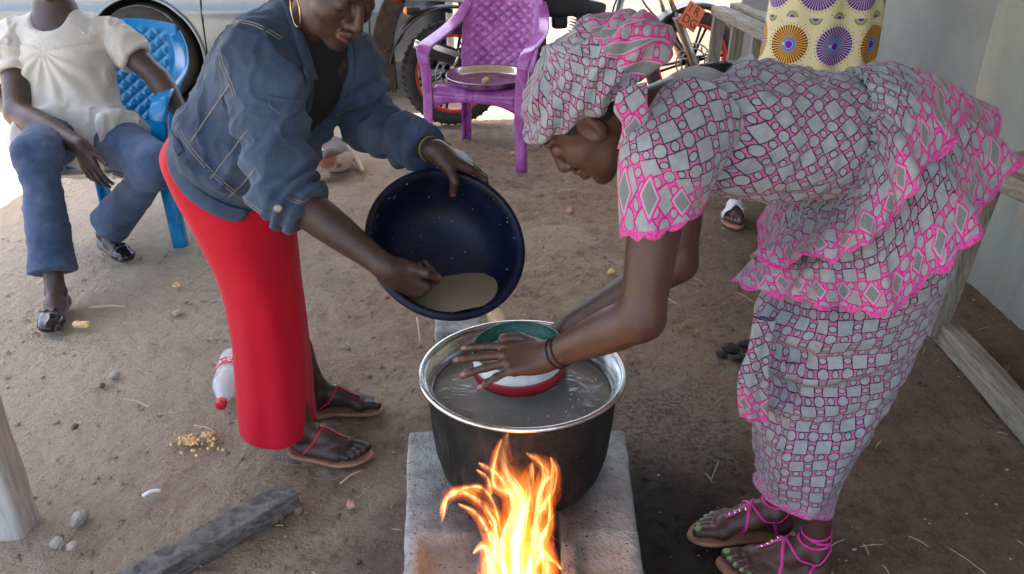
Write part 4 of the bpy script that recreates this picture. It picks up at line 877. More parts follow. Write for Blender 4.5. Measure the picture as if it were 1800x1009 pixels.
def pouring_woman():
    B = Body((.052, .028, .021)); f = B.f
    rs, re, rw = at(455, 98, 1.72), at(503, 338, 1.555), at(684, 474, 1.49)
    ls, le, lw = at(618, 120, 1.93), at(648, 222, 1.96), at(768, 266, 1.72)
    B.arm(rs, re, rw, 1.0); B.arm(ls, le, lw, 1.0)
    B.hand(rw, (.62, .20, -.72), (-.45, -.80, .30), 1, .95, ((62, 62, 30), (64, 64, 30), (66, 62, 30), (68, 60, 30)), (4, 1, -2, -5), ((.032, .034, -.008), (.058, .052, -.004), (.084, .056, -.014)), nail=(.26, .07, .04))
    B.hand(lw, (.80, .30, -.42), (.36, -.12, .90), -1, .92, ((14, 34, 18), (18, 36, 18), (22, 38, 18), (26, 40, 18)), (3, 1, -2, -5), ((.034, .034, -.016), (.056, .048, -.036), (.066, .048, -.066)), nail=(.28, .08, .05))
    pel, neckb = at(402, 300, 1.93), at(540, 62, 1.84); ax = nrm(neckb - pel); F = nrm(V3(.55, -.60, -.55)); U = nrm(V3(.28, -.12, .9))
    U = nrm(U - F * (F @ U)); k = .96; mouth = at(613, 66, 1.66); C = mouth - k * (.098 * F - .072 * U)
    hd = B.head(C, F, U, k, neckb, lip=(.16, .05, .05), neckr=.052)
    mid, ch = pel + ax * .17, pel + ax * .32; lat = V3(-.5, -.85, 0)
    f.cap(pel, mid, (.115, .10), .04, flat=(lat, .85)); f.cap(mid, ch, (.10, .11), .04, flat=(lat, .85)); f.cap(ch, neckb, (.10, .06), .04, flat=(lat, .85)); f.cap(rs, ls, .05, .04)
    fr = B.foot(atz(514, 797), atz(645, 808) - atz(514, 797), 1, .012, .92, nail=(.13, .07, .06)); fl = B.foot(atz(540, 729), atz(656, 717) - atz(540, 729), -1, .012, .92, nail=(.3, .22, .2))
    B.leg(pel + V3(0, -.05, -.03), at(480, 560, 1.875), fr['ankle'], .86); B.leg(pel + V3(0, .05, -.03), at(485, 545, 1.94), fl['ankle'], .86)
    vf, col = B.build(); p = person('person', 'person in denim jacket and long red skirt pouring from the blue bowl', vf, col); bv = bvh_of(vf)
    # --- black top under the open jacket
    T = Sdf(); T.cap(pel + ax * .02, mid, (.122, .112), .04, flat=(lat, .86)); T.cap(mid, ch, (.112, .122), .04, flat=(lat, .86)); T.cap(ch, neckb - ax * .01, (.118, .085), .04, flat=(lat, .86)); obj('black_top', T.mesh(.007), 'black_top', p)
    # --- red skirt
    rows = ((235, 296, 505, 1.93), (275, 277, 520, 1.93), (330, 300, 526, 1.92), (400, 340, 524, 1.905), (480, 377, 532, 1.895), (560, 398, 542, 1.885), (640, 409, 549, 1.88), (700, 412, 553, 1.868), (742, 416, 558, 1.86)); rg = []
    for y, l, r, Y in rows:
        rg.append(fitring(y, l + 3, r - 3, Y, 1.15, .14, V3(1, 0, -.04)))
    N = 150; A = ringloft(rg, N, 110); m = len(A); v = np.linspace(0, 1, m)[:, None]; ph = np.linspace(0, 2 * math.pi, N, endpoint=False)[None]; n = loftnormals(A)
    if (n.reshape(-1, 3) * (A - A.mean((0, 1))).reshape(-1, 3)).sum() < 0: n = -n
    g_ = lambda c, w: np.exp(-(np.angle(np.exp(1j * (ph - c))) / w) ** 2); P_ = A.reshape(-1, 3)
    cr = np.angle(np.exp(1j * (ph - (.15 + .35 * v)))); ridge = .012 * np.exp(-(cr / .3) ** 2)
    d = ridge * np.clip(v * 3 - .4, 0, 1) + .005 * vnoise(P_ * V3(1, 1, .35), 12, 3).reshape(m, -1) + .0012 * np.sin(ph * 9 + 5 * v + 2 * vnoise(P_, 3, 2).reshape(m, -1)) * np.clip(v * 2 - .5, 0, 1) + .004 * np.sin(ph * 5 + 4 * v) * v ** 2
    A = A + n * d[..., None]; A[-1] += V3(0, 0, 0); A[-1:, :, 2] -= (.006 * np.sin(ph[0] * 4 + 1))[None]; vfs, uv = loftmesh(A); o = obj('skirt', vfs, 'red_jersey', p, uv=uv); solid(o, .003, 0)
    # --- denim jacket: shell with sleeves, collar
    J = Sdf(); hemc = at(402, 312, 1.92); hA, hB, hC = at(284, 206, 1.93), at(455, 412, 1.775), at(535, 345, 1.97); hn = nrm(np.cross(hB - hA, hC - hA)); hn = -hn if hn[2] > 0 else hn
    J.cap(hemc - ax * .10, hemc + ax * .1, (.150, .150), .03, flat=(lat, .93)); J.cap(hemc + ax * .1, ch, (.150, .140), .03, flat=(lat, .92)); J.cap(ch, neckb - ax * .02, (.138, .08), .05, flat=(lat, .9)); J.cap(rs + V3(0, .03, -.01), ls, .072, .05)
    J.cap(rs, re, (.078, .076, .070, .064), .03); J.cap(re, re + (rw - re) * .26, (.064, .058), .03); J.cap(ls, le, (.072, .066, .06), .03); J.cap(le, lw, (.06, .056, .05), .03)
    J.cut(hA, hn, .004, 1); J.cut(re + (rw - re) * .24, nrm(rw - re), .003, .10); J.cut(le + (lw - le) * .86, nrm(lw - le), .003, .11)
    fd = nrm(V3(.85, -.5, 0) - ax * (ax @ V3(.85, -.5, 0))); J.cap(hemc + fd * .18 - ax * .1, ch + fd * .16, (.075, .05), .01, op='x'); J.cap(neckb + ax * .06 + fd * .07, ch + fd * .13, (.075, .05), .02, op='x')
    J.cap(neckb + ax * .1 + fd * .04, neckb - ax * .02 + fd * .03, (.075, .07), .02, op='x')
    jv = J.mesh(.0055)
    def jd(V):
        hh_ = np.clip(((hA - V) @ hn - .03) / .05, .0, 1); d = hh_ * (.0058 * vnoise(V, 10, 4) + .004 * vnoise(V, 30, 2)) + .0012 * vnoise(V, 40, 2) + hh_ * (.010 * crease(V * V3(1, 1, .7), 8, 4) + .006 * crease(V + 3, 17, 5) - .004)
        for a, b, ph_, k_ in ((rs, re, 0, 1), (re, re + (rw - re) * .3, 2, .6), (ls, le, 1, .7), (le, lw, 3, 1)):
            t, dd = segparam(V, a, b); w = np.exp(-((np.clip(t, -.3, 1.3) - (.8 if k_ == 1 and ph_ == 0 else .4)) / .34) ** 2) * np.clip((.115 - dd) / .03, 0, 1)
            q = vnoise(V, 9, 2); d = d + w * .0105 * np.sin(t * (26 if ph_ == 0 else 20) + ph_ + 3.2 * q)
        t, dd = segparam(V, hemc, ch); s = np.clip(1 - np.abs(t - .25) / .5, 0, 1); d = d + .0065 * hh_ * s * np.sin((V @ nrm(V3(.5, .3, .8))) * 75 + 4 * vnoise(V + 5, 6, 2)) * (dd > .1)
        return d
    jv = displace(jv, jd); jk = obj('denim_jacket', jv, 'denim', p); bj = bvh_of(jv)
    cb = [neckb + ax * .055 - fd * .085, neckb + ax * .035 + lat * .075 - fd * .02, neckb - ax * .01 + lat * .075 + fd * .06, neckb - ax * .10 + lat * .062 + fd * .125]
    cf = smoothpts(cb, 8); cs = np.interp(np.linspace(0, 1, len(cf)), (0, .6, .85, 1), (.03, .036, .034, .012)); v_, f_ = tube(cf, cs, 12, flat=.28, up=nrm(lat + .35 * ax)); obj('collar', (v_, f_), 'denim', jk)
    cb2 = [neckb + ax * .055 - fd * .085, neckb + ax * .035 - lat * .075 - fd * .02, neckb - ax * .01 - lat * .075 + fd * .06, neckb - ax * .09 - lat * .06 + fd * .12]; cf = smoothpts(cb2, 8); v_, f_ = tube(cf, cs, 12, flat=.28, up=nrm(-lat + .35 * ax)); obj('collar', (v_, f_), 'denim', jk)
    for path in (((384, 60), (384, 90), (390, 118), (402, 145), (412, 172)), ((386, 50), (416, 40), (450, 46), (494, 70)), ((402, 150), (368, 200), (334, 250)), ((432, 232), (402, 272), (370, 314)), ((445, 300), (425, 325), (403, 346)), ((298, 205), (330, 258), (366, 300), (408, 338), (456, 374)), ((505, 350), (525, 357), (548, 352))):
        for off in (0, 5):
            q = pxpath(bj, [(a + off * .7, b - off * .7) for a, b in path], 5)
            if len(q) > 3: strap(bj, q, .0034, 'stitch', jk, 'seam', 1, .7, .0002, False, 5)
    for x, y in ((300, 228), (489, 366), (440, 380)):
        q = cast(bj, x, y)
        if q is not None: l, no, _, _ = bj.find_nearest(Vector(q)); obj('button', xf(lathe([(.0085, 0), (.0085, .002), (.006, .003), (0, .0024)], 14), frame(np.cross(no, (0, .3, 1)), no), np.array(l)), 'brass_button', jk)
    def patch(nm, outer, inner, off, nu=16, nv=7, lift=0.0):
        o_, i_ = (smoothpts(np.array([(a, b, 0) for a, b in e]), 8) for e in (outer, inner)); o_ = o_[np.linspace(0, len(o_) - 1, nu).astype(int)]; i_ = i_[np.linspace(0, len(i_) - 1, nu).astype(int)]; V = []; last = None
        for a in range(nu):
            for b in range(nv):
                e = o_[a] + (i_[a] - o_[a]) * b / (nv - 1); q = cast(bj, e[0], e[1])
                if q is None: q = at(e[0], e[1], (V[-1][1] if V else 1.74))
                l, no, _, _ = bj.find_nearest(Vector(q)); V.append(q + np.array(no) * (off + lift * math.sin(math.pi * b / (nv - 1) * .5)))
        o = obj(nm, (np.array(V), [[a * nv + b, (a + 1) * nv + b, (a + 1) * nv + b + 1, a * nv + b + 1] for a in range(nu - 1) for b in range(nv - 1)]), 'denim', jk); solid(o, .005, 0); return o
    patch('collar', ((492, -8), (512, 58), (536, 146)), ((522, -8), (546, 56), (574, 128)), .006, lift=.010)
    patch('chest_pocket_flap', ((470, 168), (500, 176), (530, 176)), ((474, 188), (502, 206), (528, 196)), .004)
    ang = np.radians(np.linspace(28, 332, 60)); hp_ = lambda a, j: hemc + (.1545 + .003 * math.sin(j * .63)) * (math.cos(a) * fd + math.sin(a) * lat / .93); hb = np.array([[hp_(a, j) + ax * (((hA - hp_(a, j)) @ hn) / (ax @ hn) + .042 * j / 5 - .003) for j in range(6)] for a in ang])
    o = obj('hem_band', (hb.reshape(-1, 3), [[a * 6 + b, (a + 1) * 6 + b, (a + 1) * 6 + b + 1, a * 6 + b + 1] for a in range(59) for b in range(5)]), 'denim', jk); solid(o, .005, 0)
    q = pxpath(bj, ((296, 225), (306, 245), (318, 270)), 4)
    if len(q) > 3: strap(bj, q, .022, 'denim', jk, 'waist_tab', 2, .25, .002)
    # --- hair, earrings, wrist bands, sandals
    hp = hd['P']; Bm = np.column_stack([hd['F'], hd['U'], hd['R']]); Hh = Sdf(); Hh.ell(hp(-.018, .032, 0), np.array([.102, .094, .083]) * k, Bm, .01); Hh.ell(hp(-.09, .06, 0), np.array([.05, .05, .05]) * k, Bm, .03); Hh.cut(hp(.066, .05, 0), hd['F'] - .55 * hd['U'], .004, .4); Hh.cut(hp(-.05, -.05, 0), -hd['U'] + .3 * hd['F'], .004, .4)
    hv = displace(Hh.mesh(.005), lambda V: .003 * np.sin(((V - hd['C']) @ hd['R']) * 420)); obj('hair', hv, 'black_hair', p)
    for sd in (1, -1):
        c0 = hp(-.004, -.052, .080 * sd) + V3(0, 0, -.028); e1 = nrm(V3(.45, -.8, 0)) if sd > 0 else nrm(V3(.3, -.9, 0)); obj('hoop_earring', tube([c0 + .031 * (e1 * math.cos(t) + V3(0, 0, 1) * math.sin(t)) for t in np.linspace(0, 2 * math.pi, 32, endpoint=False)], .0014, 6, True), 'gold', p)
    ax_ = nrm(le - lw); b1 = nrm(np.cross(ax_, V3(0, 0, 1))); b2 = np.cross(ax_, b1)
    for d_, mt, w_ in ((.006, 'black_cord', .0055), (.026, 'clear_elastic', .004)): strap(bv, [lw + ax_ * d_ + .032 * (b1 * math.cos(t) + b2 * math.sin(t)) for t in np.linspace(0, 2 * math.pi, 12, endpoint=False)], w_, mt, p, 'wrist_band', 5, .8, .001, True, 6)
    for ft in (fr, fl):
        q = ft['P']; s = sandal_sole(ft, .92, .010, 'tan_sole', p); s.name = 'sandal_sole'
        strap(bv, [q(.172, .018, .05), q(.14, .014, .08), q(.108, .008, .1)], .0075, 'red_strap', p, 'toe_strap', 6, .45)
        l, no, _, _ = bv.find_nearest(Vector(q(.106, .008, .12))); obj('strap_ornament', xf(box((0, 0, 0), (.012, .016, .006), None, .002), frame(q(1, 0, 0) - q(0, 0, 0), no), np.array(l) + np.array(no) * .004), 'gold', p)
        for sd in (-1, 1): strap(bv, [q(.106, .008, .09), q(.085, .032 * sd, .06), q(.062, .036 * sd, .03), q(.045, .036 * sd, .008)], .007, 'red_strap', p, 'side_strap', 3, .45); strap(bv, [q(.045, .036 * sd, .008), q(.015, .034 * sd, .030), q(-.006, .016 * sd, .042), q(-.01, .0, .044)], .006, 'red_strap', p, 'heel_strap', 3, .45)
    return p
W1 = pouring_woman()
# ---------------------------------------------------------------- seated woman in white blouse; person in wax-print wrapper behind
def cotton(key, base, hi):
    g = G(key, rough=.85); co = g.co(); f = g.noise(co, 260, 3, .6); n = g.noise(co, 8, 3); g.set(Base_Color=g.mix(f.sm(.3, .7), base, hi), Specular_IOR_Level=.2, Sheen_Weight=.2); g.bump(f * .5 + n, .2, .003); M[key] = g.mat
cotton('cream_cotton', (.50, .485, .43), (.60, .585, .53)); simple('sequin', (.9, .88, .8), .15, 1.0)
g = G('snake_leather', rough=.4); _v = g.voro(scale=260); g.set(Base_Color=g.mix(_v.sm(.2, .6), (.34, .34, .33), (.05, .05, .05))); M['snake_leather'] = g.mat
simple('patent_black', (.012, .012, .013), .08); simple('white_leather', (.72, .72, .70), .45)
def flat_shoe(ft, k, parent):
    P = ft['P']; s = Sdf(); B = np.column_stack([ft['F'], ft['M'], V3(0, 0, 1)])
    s.ell(P(.030, 0, .026), np.array([.039, .035, .036]) * k, B, .02); s.cap(P(.03, 0, .022), P(.15, -.004, .02), np.array([.034, .040]) * k, .02, flat=(V3(0, 0, 1), 1.25)); s.ell(P(.18, .002, .018), np.array([.062, .044, .028]) * k, B, .02)
    s.cut(P(0, 0, -.004), (0, 0, -1), .003, .4); s.cap(P(.035, 0, .075), P(.13, 0, .062), np.array([.036, .034]) * k, .004, op='x'); vf = s.mesh(.0035)
    sh = obj('shoe', vf, 'snake_leather', parent); t = Sdf(); t.ops = list(s.ops); tv = t.mesh(.0035); tv = clipf(tv, lambda c: ((c - P(0, 0, 0)) @ ft['F'] > .178 * k)); tv = displace(tv, lambda V: np.full(len(V), .0012)); obj('toe_cap', tv, 'patent_black', sh)
    q = P(.158, 0, .05); obj('bow', join(tube([q + ft['M'] * a + V3(0, 0, .004 * (abs(a) > .01)) for a in (-.024, -.012, 0, .012, .024)], (.006, .009, .004, .009, .006), 8, flat=.6)), 'patent_black', sh); return sh
def seated_woman():
    B = Body((.070, .046, .040)); f = B.f; pel = at(140, 236, 3.40); neckb = at(97, 16, 3.50); rs, ls = at(28, 62, 3.46), at(196, 62, 3.52)
    hr, hl = pel + V3(-.09, -.02, 0), pel + V3(.09, -.02, 0); kr, kl = at(66, 272, 2.92), at(276, 290, 3.05); re, rw = at(32, 200, 3.22), at(143, 258, 3.02); le, lw = at(278, 138, 3.44), at(322, 205, 3.36)
    B.arm(rs, re, rw, 1.34); B.arm(ls, le, lw, 1.24)
    B.hand(rw, (.30, -.25, -.88), (-.2, -.95, .2), 1, .98, ((14, 20, 12), (16, 24, 14), (18, 26, 14), (20, 28, 14)), (6, 1, -4, -9)); B.hand(lw, (.2, -.5, -.8), (.5, -.8, .2), -1, .95, ((20, 25, 15),) * 4)
    f.cap(pel, neckb, (.12, .11, .12, .07), .04, flat=(V3(1, 0, 0), .8)); f.cap(rs, ls, .055, .04); B.head(neckb + V3(.01, -.035, .185), V3(.15, -.95, -.3), V3(0, -.3, .95), 1.0, neckb + V3(0, 0, -.02), neckr=.058)
    fr = B.foot(atz(112, 538), atz(88, 586) - atz(112, 538), 1, .008, .98); fl = B.foot(atz(184, 437), atz(262, 480) - atz(184, 437), -1, .008, .98)
    B.leg(hr, kr, fr['ankle']); B.leg(hl, kl, fl['ankle']); vf, col = B.build(.007); p = person('person', 'seated person in cream blouse and blue jeans on the blue chair', vf, col)
    J = Sdf(); fo = lambda t, X, Y, Z: .004 * np.sin(t * 38 + 30 * X + 20 * Z) * np.exp(-((t - .05) / .25) ** 2)
    for h_, k_, a_, top in ((hr, kr, fr['ankle'], .30), (hl, kl, fl['ankle'], .34)):
        J.cap(h_ + V3(0, .03, 0), k_, (.110, .104, .09, .077), .03); an = a_ + (k_ - a_) * .12; J.cap(k_, an, (.077, .068, .068, .074, .082), .03, fold=fo); J.cut(an - (k_ - an) * .0, nrm(an - k_), .002, .1)
    J.ell(pel + V3(0, .02, -.01), (.19, .15, .11), None, .04); jv = displace(J.mesh(.0065), lambda V: .011 * vnoise(V * V3(1, 1, 1.8), 8, 3) + .005 * np.abs(vnoise(V * V3(1, 1, 2.2), 18, 2))); jo = obj('jeans', jv, 'jeans', p); bj = bvh_of(jv)
    for ft in (fr, fl): flat_shoe(ft, .98, p)
    # blouse
    T = Sdf(); lat = V3(1, 0, 0); ch = pel + (neckb - pel) * .62; T.cap(pel + V3(0, -.03, -.01), ch, (.168, .150, .140), .04, flat=(lat, .80)); T.cap(ch, neckb - V3(0, 0, .06), (.14, .085), .05, flat=(lat, .75)); T.cap(rs, ls, .068, .05)
    for sx in (-1, 1): T.ell(ch + V3(.068 * sx, -.09, -.02), (.072, .066, .07), None, .05)
    slv = []
    for s_, e_ in ((rs, re), (ls, le)): q = Sdf(); q.cap(s_, s_ + (e_ - s_) * .58, (.066, .08, .072), .03); q.cut(s_ + (e_ - s_) * .54, nrm(e_ - s_), .003, .3); slv.append(q.mesh(.006))
    pr, pl = hr + (kr - hr) * .46 + V3(0, 0, .012), hl + (kl - hl) * .46 + V3(0, 0, .012); T.cap(hr, pr + (kr - hr) * .1, (.13, .125), .05); T.cap(hl, pl + (kl - hl) * .1, (.13, .125), .05); T.cap(pr + V3(0, .02, 0), pl + V3(0, .02, 0), .10, .06); T.cap(hr + V3(0, -.1, 0), hl + V3(0, -.1, 0), .12, .05)
    T.cut(pr, nrm(kr - hr + V3(0, 0, .08)), .004, .16); T.cut(pl, nrm(kl - hl + V3(0, 0, .08)), .004, .16); T.cut((pr + pl) / 2, (0, -1, -.5), .004, .1)
    T.ell(neckb + V3(0, -.095, .0), (.088, .075, .075), None, .01, 'x'); T.cap(neckb + V3(0, -.02, -.03), neckb + V3(0, 0, .2), (.075, .09), .01, op='x')
    g0 = ch + V3(0, -.12, .05)
    def bd(V):
        r = V - g0; an = np.arctan2(r[:, 0], -r[:, 2]); fall = np.exp(-((np.hypot(r[:, 0], r[:, 2]) - .14) / .11) ** 2) * (r[:, 2] < .02) * (V[:, 1] < ch[1]); return .007 * np.sin(an * 13 + 1.5 * vnoise(V, 6, 2)) * fall + .003 * vnoise(V, 11, 3) + .006 * crease(V * V3(1, 1, .6), 7, 4) + .009 * crease(V * V3(1.6, 1, .5) + 2, 11, 4) * (np.abs(r[:, 0]) > .14)
    bvv = displace(merge([T.mesh(.006)] + slv), bd); bo = obj('blouse', bvv, 'cream_cotton', p); bb = bvh_of(bvv); sq = []
    for i in range(46):
        q = cast(bb, *((rng.normal(60, 12), rng.normal(58, 12)) if i % 2 else (rng.normal(140, 14), rng.normal(50, 12))))
        if q is not None: sq.append(xf(lathe([(0, -1), (1, 0), (0, 1)], 6), None, q + V3(0, -.001, .0), .0026))
    if sq: tag(obj('sequins', join(*sq), 'sequin', bo), kind='stuff')
    H = Sdf(); c = neckb + V3(.01, -.02, .21); H.ell(c, (.085, .105, .1)); H.cut(c + V3(0, -.06, 0), (0, -1, -.5), .004, .3); obj('hair', H.mesh(.006), 'black_hair', p); return p
W3 = seated_woman()
def wax_material():
    g = G('wax_print', rough=.8); u, v, _ = g.sep(g.uv('UVMap')); cx, cy = .19, .215
    col = (.70, .62, .36)
    row = g.m('FLOOR', v / cy); us = u + row * (cx * .5); fu, fv = (us / cx).fract() - .5, (v / cy).fract() - .5; x, y = fu * cx, fv * cy
    ci = g.m('FLOOR', us / cx); hsh = g.m('FRACT', g.m('ABSOLUTE', g.m('SINE', ci * 12.9 + row * 7.7) * 43.7))
    r = g.m('SQRT', x * x + y * y); an = g.m('ARCTAN2', y, x); st = g.m('SINE', an * 40).gt(-.15)
    c1 = g.mix(hsh.gt(.5), (.17, .05, .30), (.55, .20, .04)); c = g.mix(r.lt(.078), col, g.mix(st, g.mix(hsh.gt(.5), (.42, .30, .55), (.75, .42, .08)), g.mix(hsh.gt(.78), c1, c1))); c = g.mix(r.lt(.078) * st, c, g.mix(hsh.gt(.5), (.05, .02, .09), (.12, .03, .02)))
    c = g.mix(r.lt(.030), c, (.08, .25, .55)); c = g.mix(r.lt(.022), c, (.05, .10, .3)); c = g.mix(r.lt(.019), c, (.5, .4, .7)); c = g.mix(r.lt(.016), c, (.13, .02, .36)); gap = g.m('MULTIPLY', x.lt(-.008), y.abs().lt(.006)); c = g.mix(gap * r.lt(.031) * r.gt(.02), c, (.5, .46, .5))
    u2, v2 = ((us + cx * .5) / cx).fract() - .5, ((v + cy * .5) / cy).fract() - .5; x2, y2 = u2 * cx, v2 * cy; r2 = g.m('SQRT', x2 * x2 + y2 * y2)
    c = g.mix(r2.lt(.026), c, (.04, .05, .02)); c = g.mix(r2.lt(.0245), c, (.27, .33, .09)); c = g.mix(r2.lt(.015), c, (.62, .58, .55)); c = g.mix(r2.lt(.0125), c, (.14, .03, .38))
    dots = g.m('SINE', an * 34).gt(.55) * (r - .0845).abs().lt(.0016); c = g.mix(dots, c, (.06, .04, .03))
    d3 = g.voro(g.comb(u, v), 46); c = g.mix(d3.lt(.12) * r.gt(.09) * r2.gt(.03), c, (.2, .07, .06)); g.set(Base_Color=c, Specular_IOR_Level=.3); M['wax_print'] = g.mat
wax_material()
def standing_person():
    B = Body((.075, .045, .035)); f = B.f; pel = at(1444, 70, 3.66) * V3(1, 1, 0) + V3(0, 0, .88); neckb = pel + V3(.02, .02, .5); rs, ls = neckb + V3(-.17, 0, -.03), neckb + V3(.17, 0, -.03)
    B.arm(rs, rs + V3(-.01, .05, -.28), rs + V3(.06, -.05, -.50)); B.arm(ls, ls + V3(.0, .05, -.28), ls + V3(-.06, -.05, -.50)); B.hand(rs + V3(.06, -.05, -.50), (.4, -.3, -.85), (-.4, -.9, 0), 1, .95); B.hand(ls + V3(-.06, -.05, -.50), (-.4, -.3, -.85), (.4, -.9, 0), -1, .95)
    f.cap(pel, neckb, (.12, .1, .11, .06), .04, flat=(V3(1, 0, 0), .8)); f.cap(rs, ls, .05, .04); B.head(neckb + V3(0, -.02, .19), V3(-.2, -.95, -.2), V3(0, -.2, 1), .98, neckb + V3(0, 0, -.02))
    fr = B.foot(atz(1287, 372), atz(1290, 412) - atz(1287, 372), 1, .016, .95, nail=(.25, .16, .13)); fl = B.foot(atz(1375, 375), atz(1390, 412) - atz(1375, 375), -1, .016, .95)
    B.leg(pel + V3(-.08, 0, -.05), (pel + fr['ankle']) / 2 + V3(0, -.03, 0), fr['ankle']); B.leg(pel + V3(.08, 0, -.05), (pel + fl['ankle']) / 2 + V3(0, -.03, 0), fl['ankle'])
    vf, col = B.build(.008); p = person('person', 'standing person in a wax-print wrapper with white sandals, mostly hidden behind', vf, col); bv = bvh_of(vf)
    rg = []
    for z, cx, hw, dp in ((1.12, 0, .20, .14), (1.0, 0, .235, .16), (.78, -.005, .245, .17), (.6, -.02, .25, .17), (.4, -.07, .25, .17), (.2, -.11, .24, .17)): rg.append(ring(V3(pel[0] + cx, pel[1] - (.92 - z) * .05, z), dp, hw, (0, -1, 0), (1, 0, 0), start=0))
    A = ringloft(rg, 180, 60); ph = np.linspace(0, 2 * math.pi, 180, endpoint=False)[None]; A = A + loftnormals(A) * (.026 * np.sin(ph * 8 + .6) * np.exp(-((np.angle(np.exp(1j * (ph - .3)))) / .5) ** 2) + .006 * np.sin(ph * 11))[..., None] * np.linspace(.3, 1, len(A))[:, None, None]
    vfs, uv = loftmesh(A); o = obj('wrapper_skirt', vfs, 'wax_print', p, uv=uv); solid(o, .003)
    T = Sdf(); T.cap(pel + V3(0, 0, .08), neckb - V3(0, 0, .05), (.135, .125, .135, .09), .04, flat=(V3(1, 0, 0), .8)); T.cap(rs, ls, .065, .04); T.cap(rs, rs + V3(0, .02, -.15), .065, .03); T.cap(ls, ls + V3(0, .02, -.15), .065, .03); obj('blouse', T.mesh(.009), 'cream_cotton', p)
    for ft in (fr, fl):
        q = ft['P']; s = sandal_sole(ft, .95, .014, 'tan_sole', p, w=1.05); s.name = 'sandal_sole'
        for x0, x1 in ((.07, .125), (.125, .155)): strap(bv, [q(x0, .05, .006), q(.12 + (x0 - .12) * .5, .03, .06), q(.12, 0, .08), q(.12 + (x1 - .12) * .5, -.03, .05), q(x1, -.05, .006)], .046, 'white_leather', p, 'sandal_strap', 6, .14, .004)
    return p
W4 = standing_person()
# ---------------------------------------------------------------- moulded plastic chairs, tray
def plastic(key, a, b, sc=5):
    g = G(key, rough=.3); n = g.noise(scale=sc, detail=4, rough=.6, dist=2.5); g.set(Base_Color=g.mix(n.sm(.35, .68), a, b), Roughness=n * .12 + .14); g.bump(g.noise(scale=90, detail=2), .05, .002); M[key] = g.mat
plastic('purple_plastic', (.30, .06, .29), (.47, .15, .45), 4); plastic('blue_chair_plastic', (.001, .19, .46), (.003, .28, .60), 4)
def band(P, w, t, side, n=16):
    """rounded flat section swept along P; side = direction of the width (per point or one)"""
    P = np.asarray(P, float); N = len(P); T = np.gradient(P, axis=0); w = np.broadcast_to(w, (N,)); t = np.broadcast_to(t, (N,)); side = np.broadcast_to(np.asarray(side, float), (N, 3)); V = []; a = np.arange(n) * 2 * math.pi / n
    ca, sa = np.sign(np.cos(a)) * np.abs(np.cos(a)) ** .5, np.sign(np.sin(a)) * np.abs(np.sin(a)) ** .5
    for i in range(N):
        d = nrm(T[i]); s = nrm(side[i] - d * (d @ side[i])); u = np.cross(d, s); V.append(P[i] + w[i] / 2 * ca[:, None] * s + t[i] / 2 * sa[:, None] * u)
    F = [[i * n + k, i * n + (k + 1) % n, (i + 1) * n + (k + 1) % n, (i + 1) * n + k] for i in range(N - 1) for k in range(n)] + [list(range(n))[::-1], [(N - 1) * n + k for k in range(n)]]
    return np.concatenate(V), F
def chair(name, label, loc, rotz, mat):
    t = thing(name, label, 'chair', (loc[0], loc[1], 0), 'moulded plastic armchairs'); Rz = rotm('Z', rotz); L = lambda vf: xf(vf, Rz, (loc[0], loc[1], 0))
    def seat(u, v):
        x = (u - .5) * 2; y = -.235 + .45 * v; w = .235 - .02 * v; z = .425 - .025 * v + .012 * x * x - .018 * math.sin(math.pi * v) - .05 * max(0, (.10 - v) / .10) ** 1.5; return (x * w, y, z)
    o = obj('seat', L(grid(seat, 25, 25)), mat, t); solid(o, .008)
    o = obj('apron', L(grid(lambda u, v: ((u - .5) * .47, -.238 + .004 * v, .385 - v * (.03 + .045 * abs(2 * u - 1) ** 3)), 21, 4)), mat, t); solid(o, .006)
    def back(u, v):
        x = (u - .5) * 2; y = .205 + .17 * v + .055 * (x * x - 1) * -1 * .0 - .05 * x * x; z = .40 + .44 * v + .02 * math.sin(math.pi * u) * v; w = .205 + .03 * math.sin(math.pi * v * .8)
        q = abs(math.sin(7 * math.pi * (u + v * 1.25))) * abs(math.sin(7 * math.pi * (u - v * 1.25))); ins = min(1, max(0, (abs(x) - .78) / -.06)) * min(1, max(0, (.93 - v) / .05)) * min(1, max(0, (v - .06) / .05)); return (x * w, y - .013 * q ** .6 * ins - .008 * (1 - ins), z)
    o = obj('backrest', L(grid(back, 85, 95)), mat, t); solid(o, .007)
    for s in (-1, 1):
        arm = smoothpts([(.215 * s, .315, .80), (.245 * s, .26, .735), (.275 * s, .12, .675), (.285 * s, -.06, .645), (.285 * s, -.17, .63), (.283 * s, -.225, .60), (.27 * s, -.235, .54)], 6); obj('armrest', L(band(arm, np.interp(np.linspace(0, 1, len(arm)), (0, .3, .75, 1), (.055, .07, .075, .06)), .022, np.linspace((s, 0, .3), (s, .0, .2), len(arm)))), mat, t)
        leg = smoothpts([(.272 * s, -.234, .57), (.262 * s, -.236, .45), (.258 * s, -.245, .3), (.275 * s, -.27, 0.004)], 6); a = band(leg, np.linspace(.06, .052, len(leg)), .012, (1, 0, 0)); b = band(leg + V3(.024 * s, .022, 0), np.linspace(.052, .040, len(leg)), .011, (0, 1, 0)); obj('front_leg', L(join(a, b)), mat, t)
        leg = smoothpts([(.20 * s, .205, .44), (.205 * s, .225, .3), (.225 * s, .27, .004)], 6); a = band(leg, .046, .012, (1, 0, 0)); b = band(leg + V3(.02 * s, -.02, 0), .046, .011, (0, 1, 0)); obj('rear_leg', L(join(a, b)), mat, t)
    return t
PC, PROT = V3(-.135, 4.60, 0), -17.5
chair('plastic_chair', 'purple marbled plastic armchair with quilted back holding a metal tray', PC, PROT, 'purple_plastic')
chair('plastic_chair', 'bright blue plastic armchair with quilted back under the seated person', (-1.71, 3.50, 0), 3, 'blue_chair_plastic')
g = G('tray_metal', (.55, .53, .47), .16, 1.0); M['tray_metal'] = g.mat
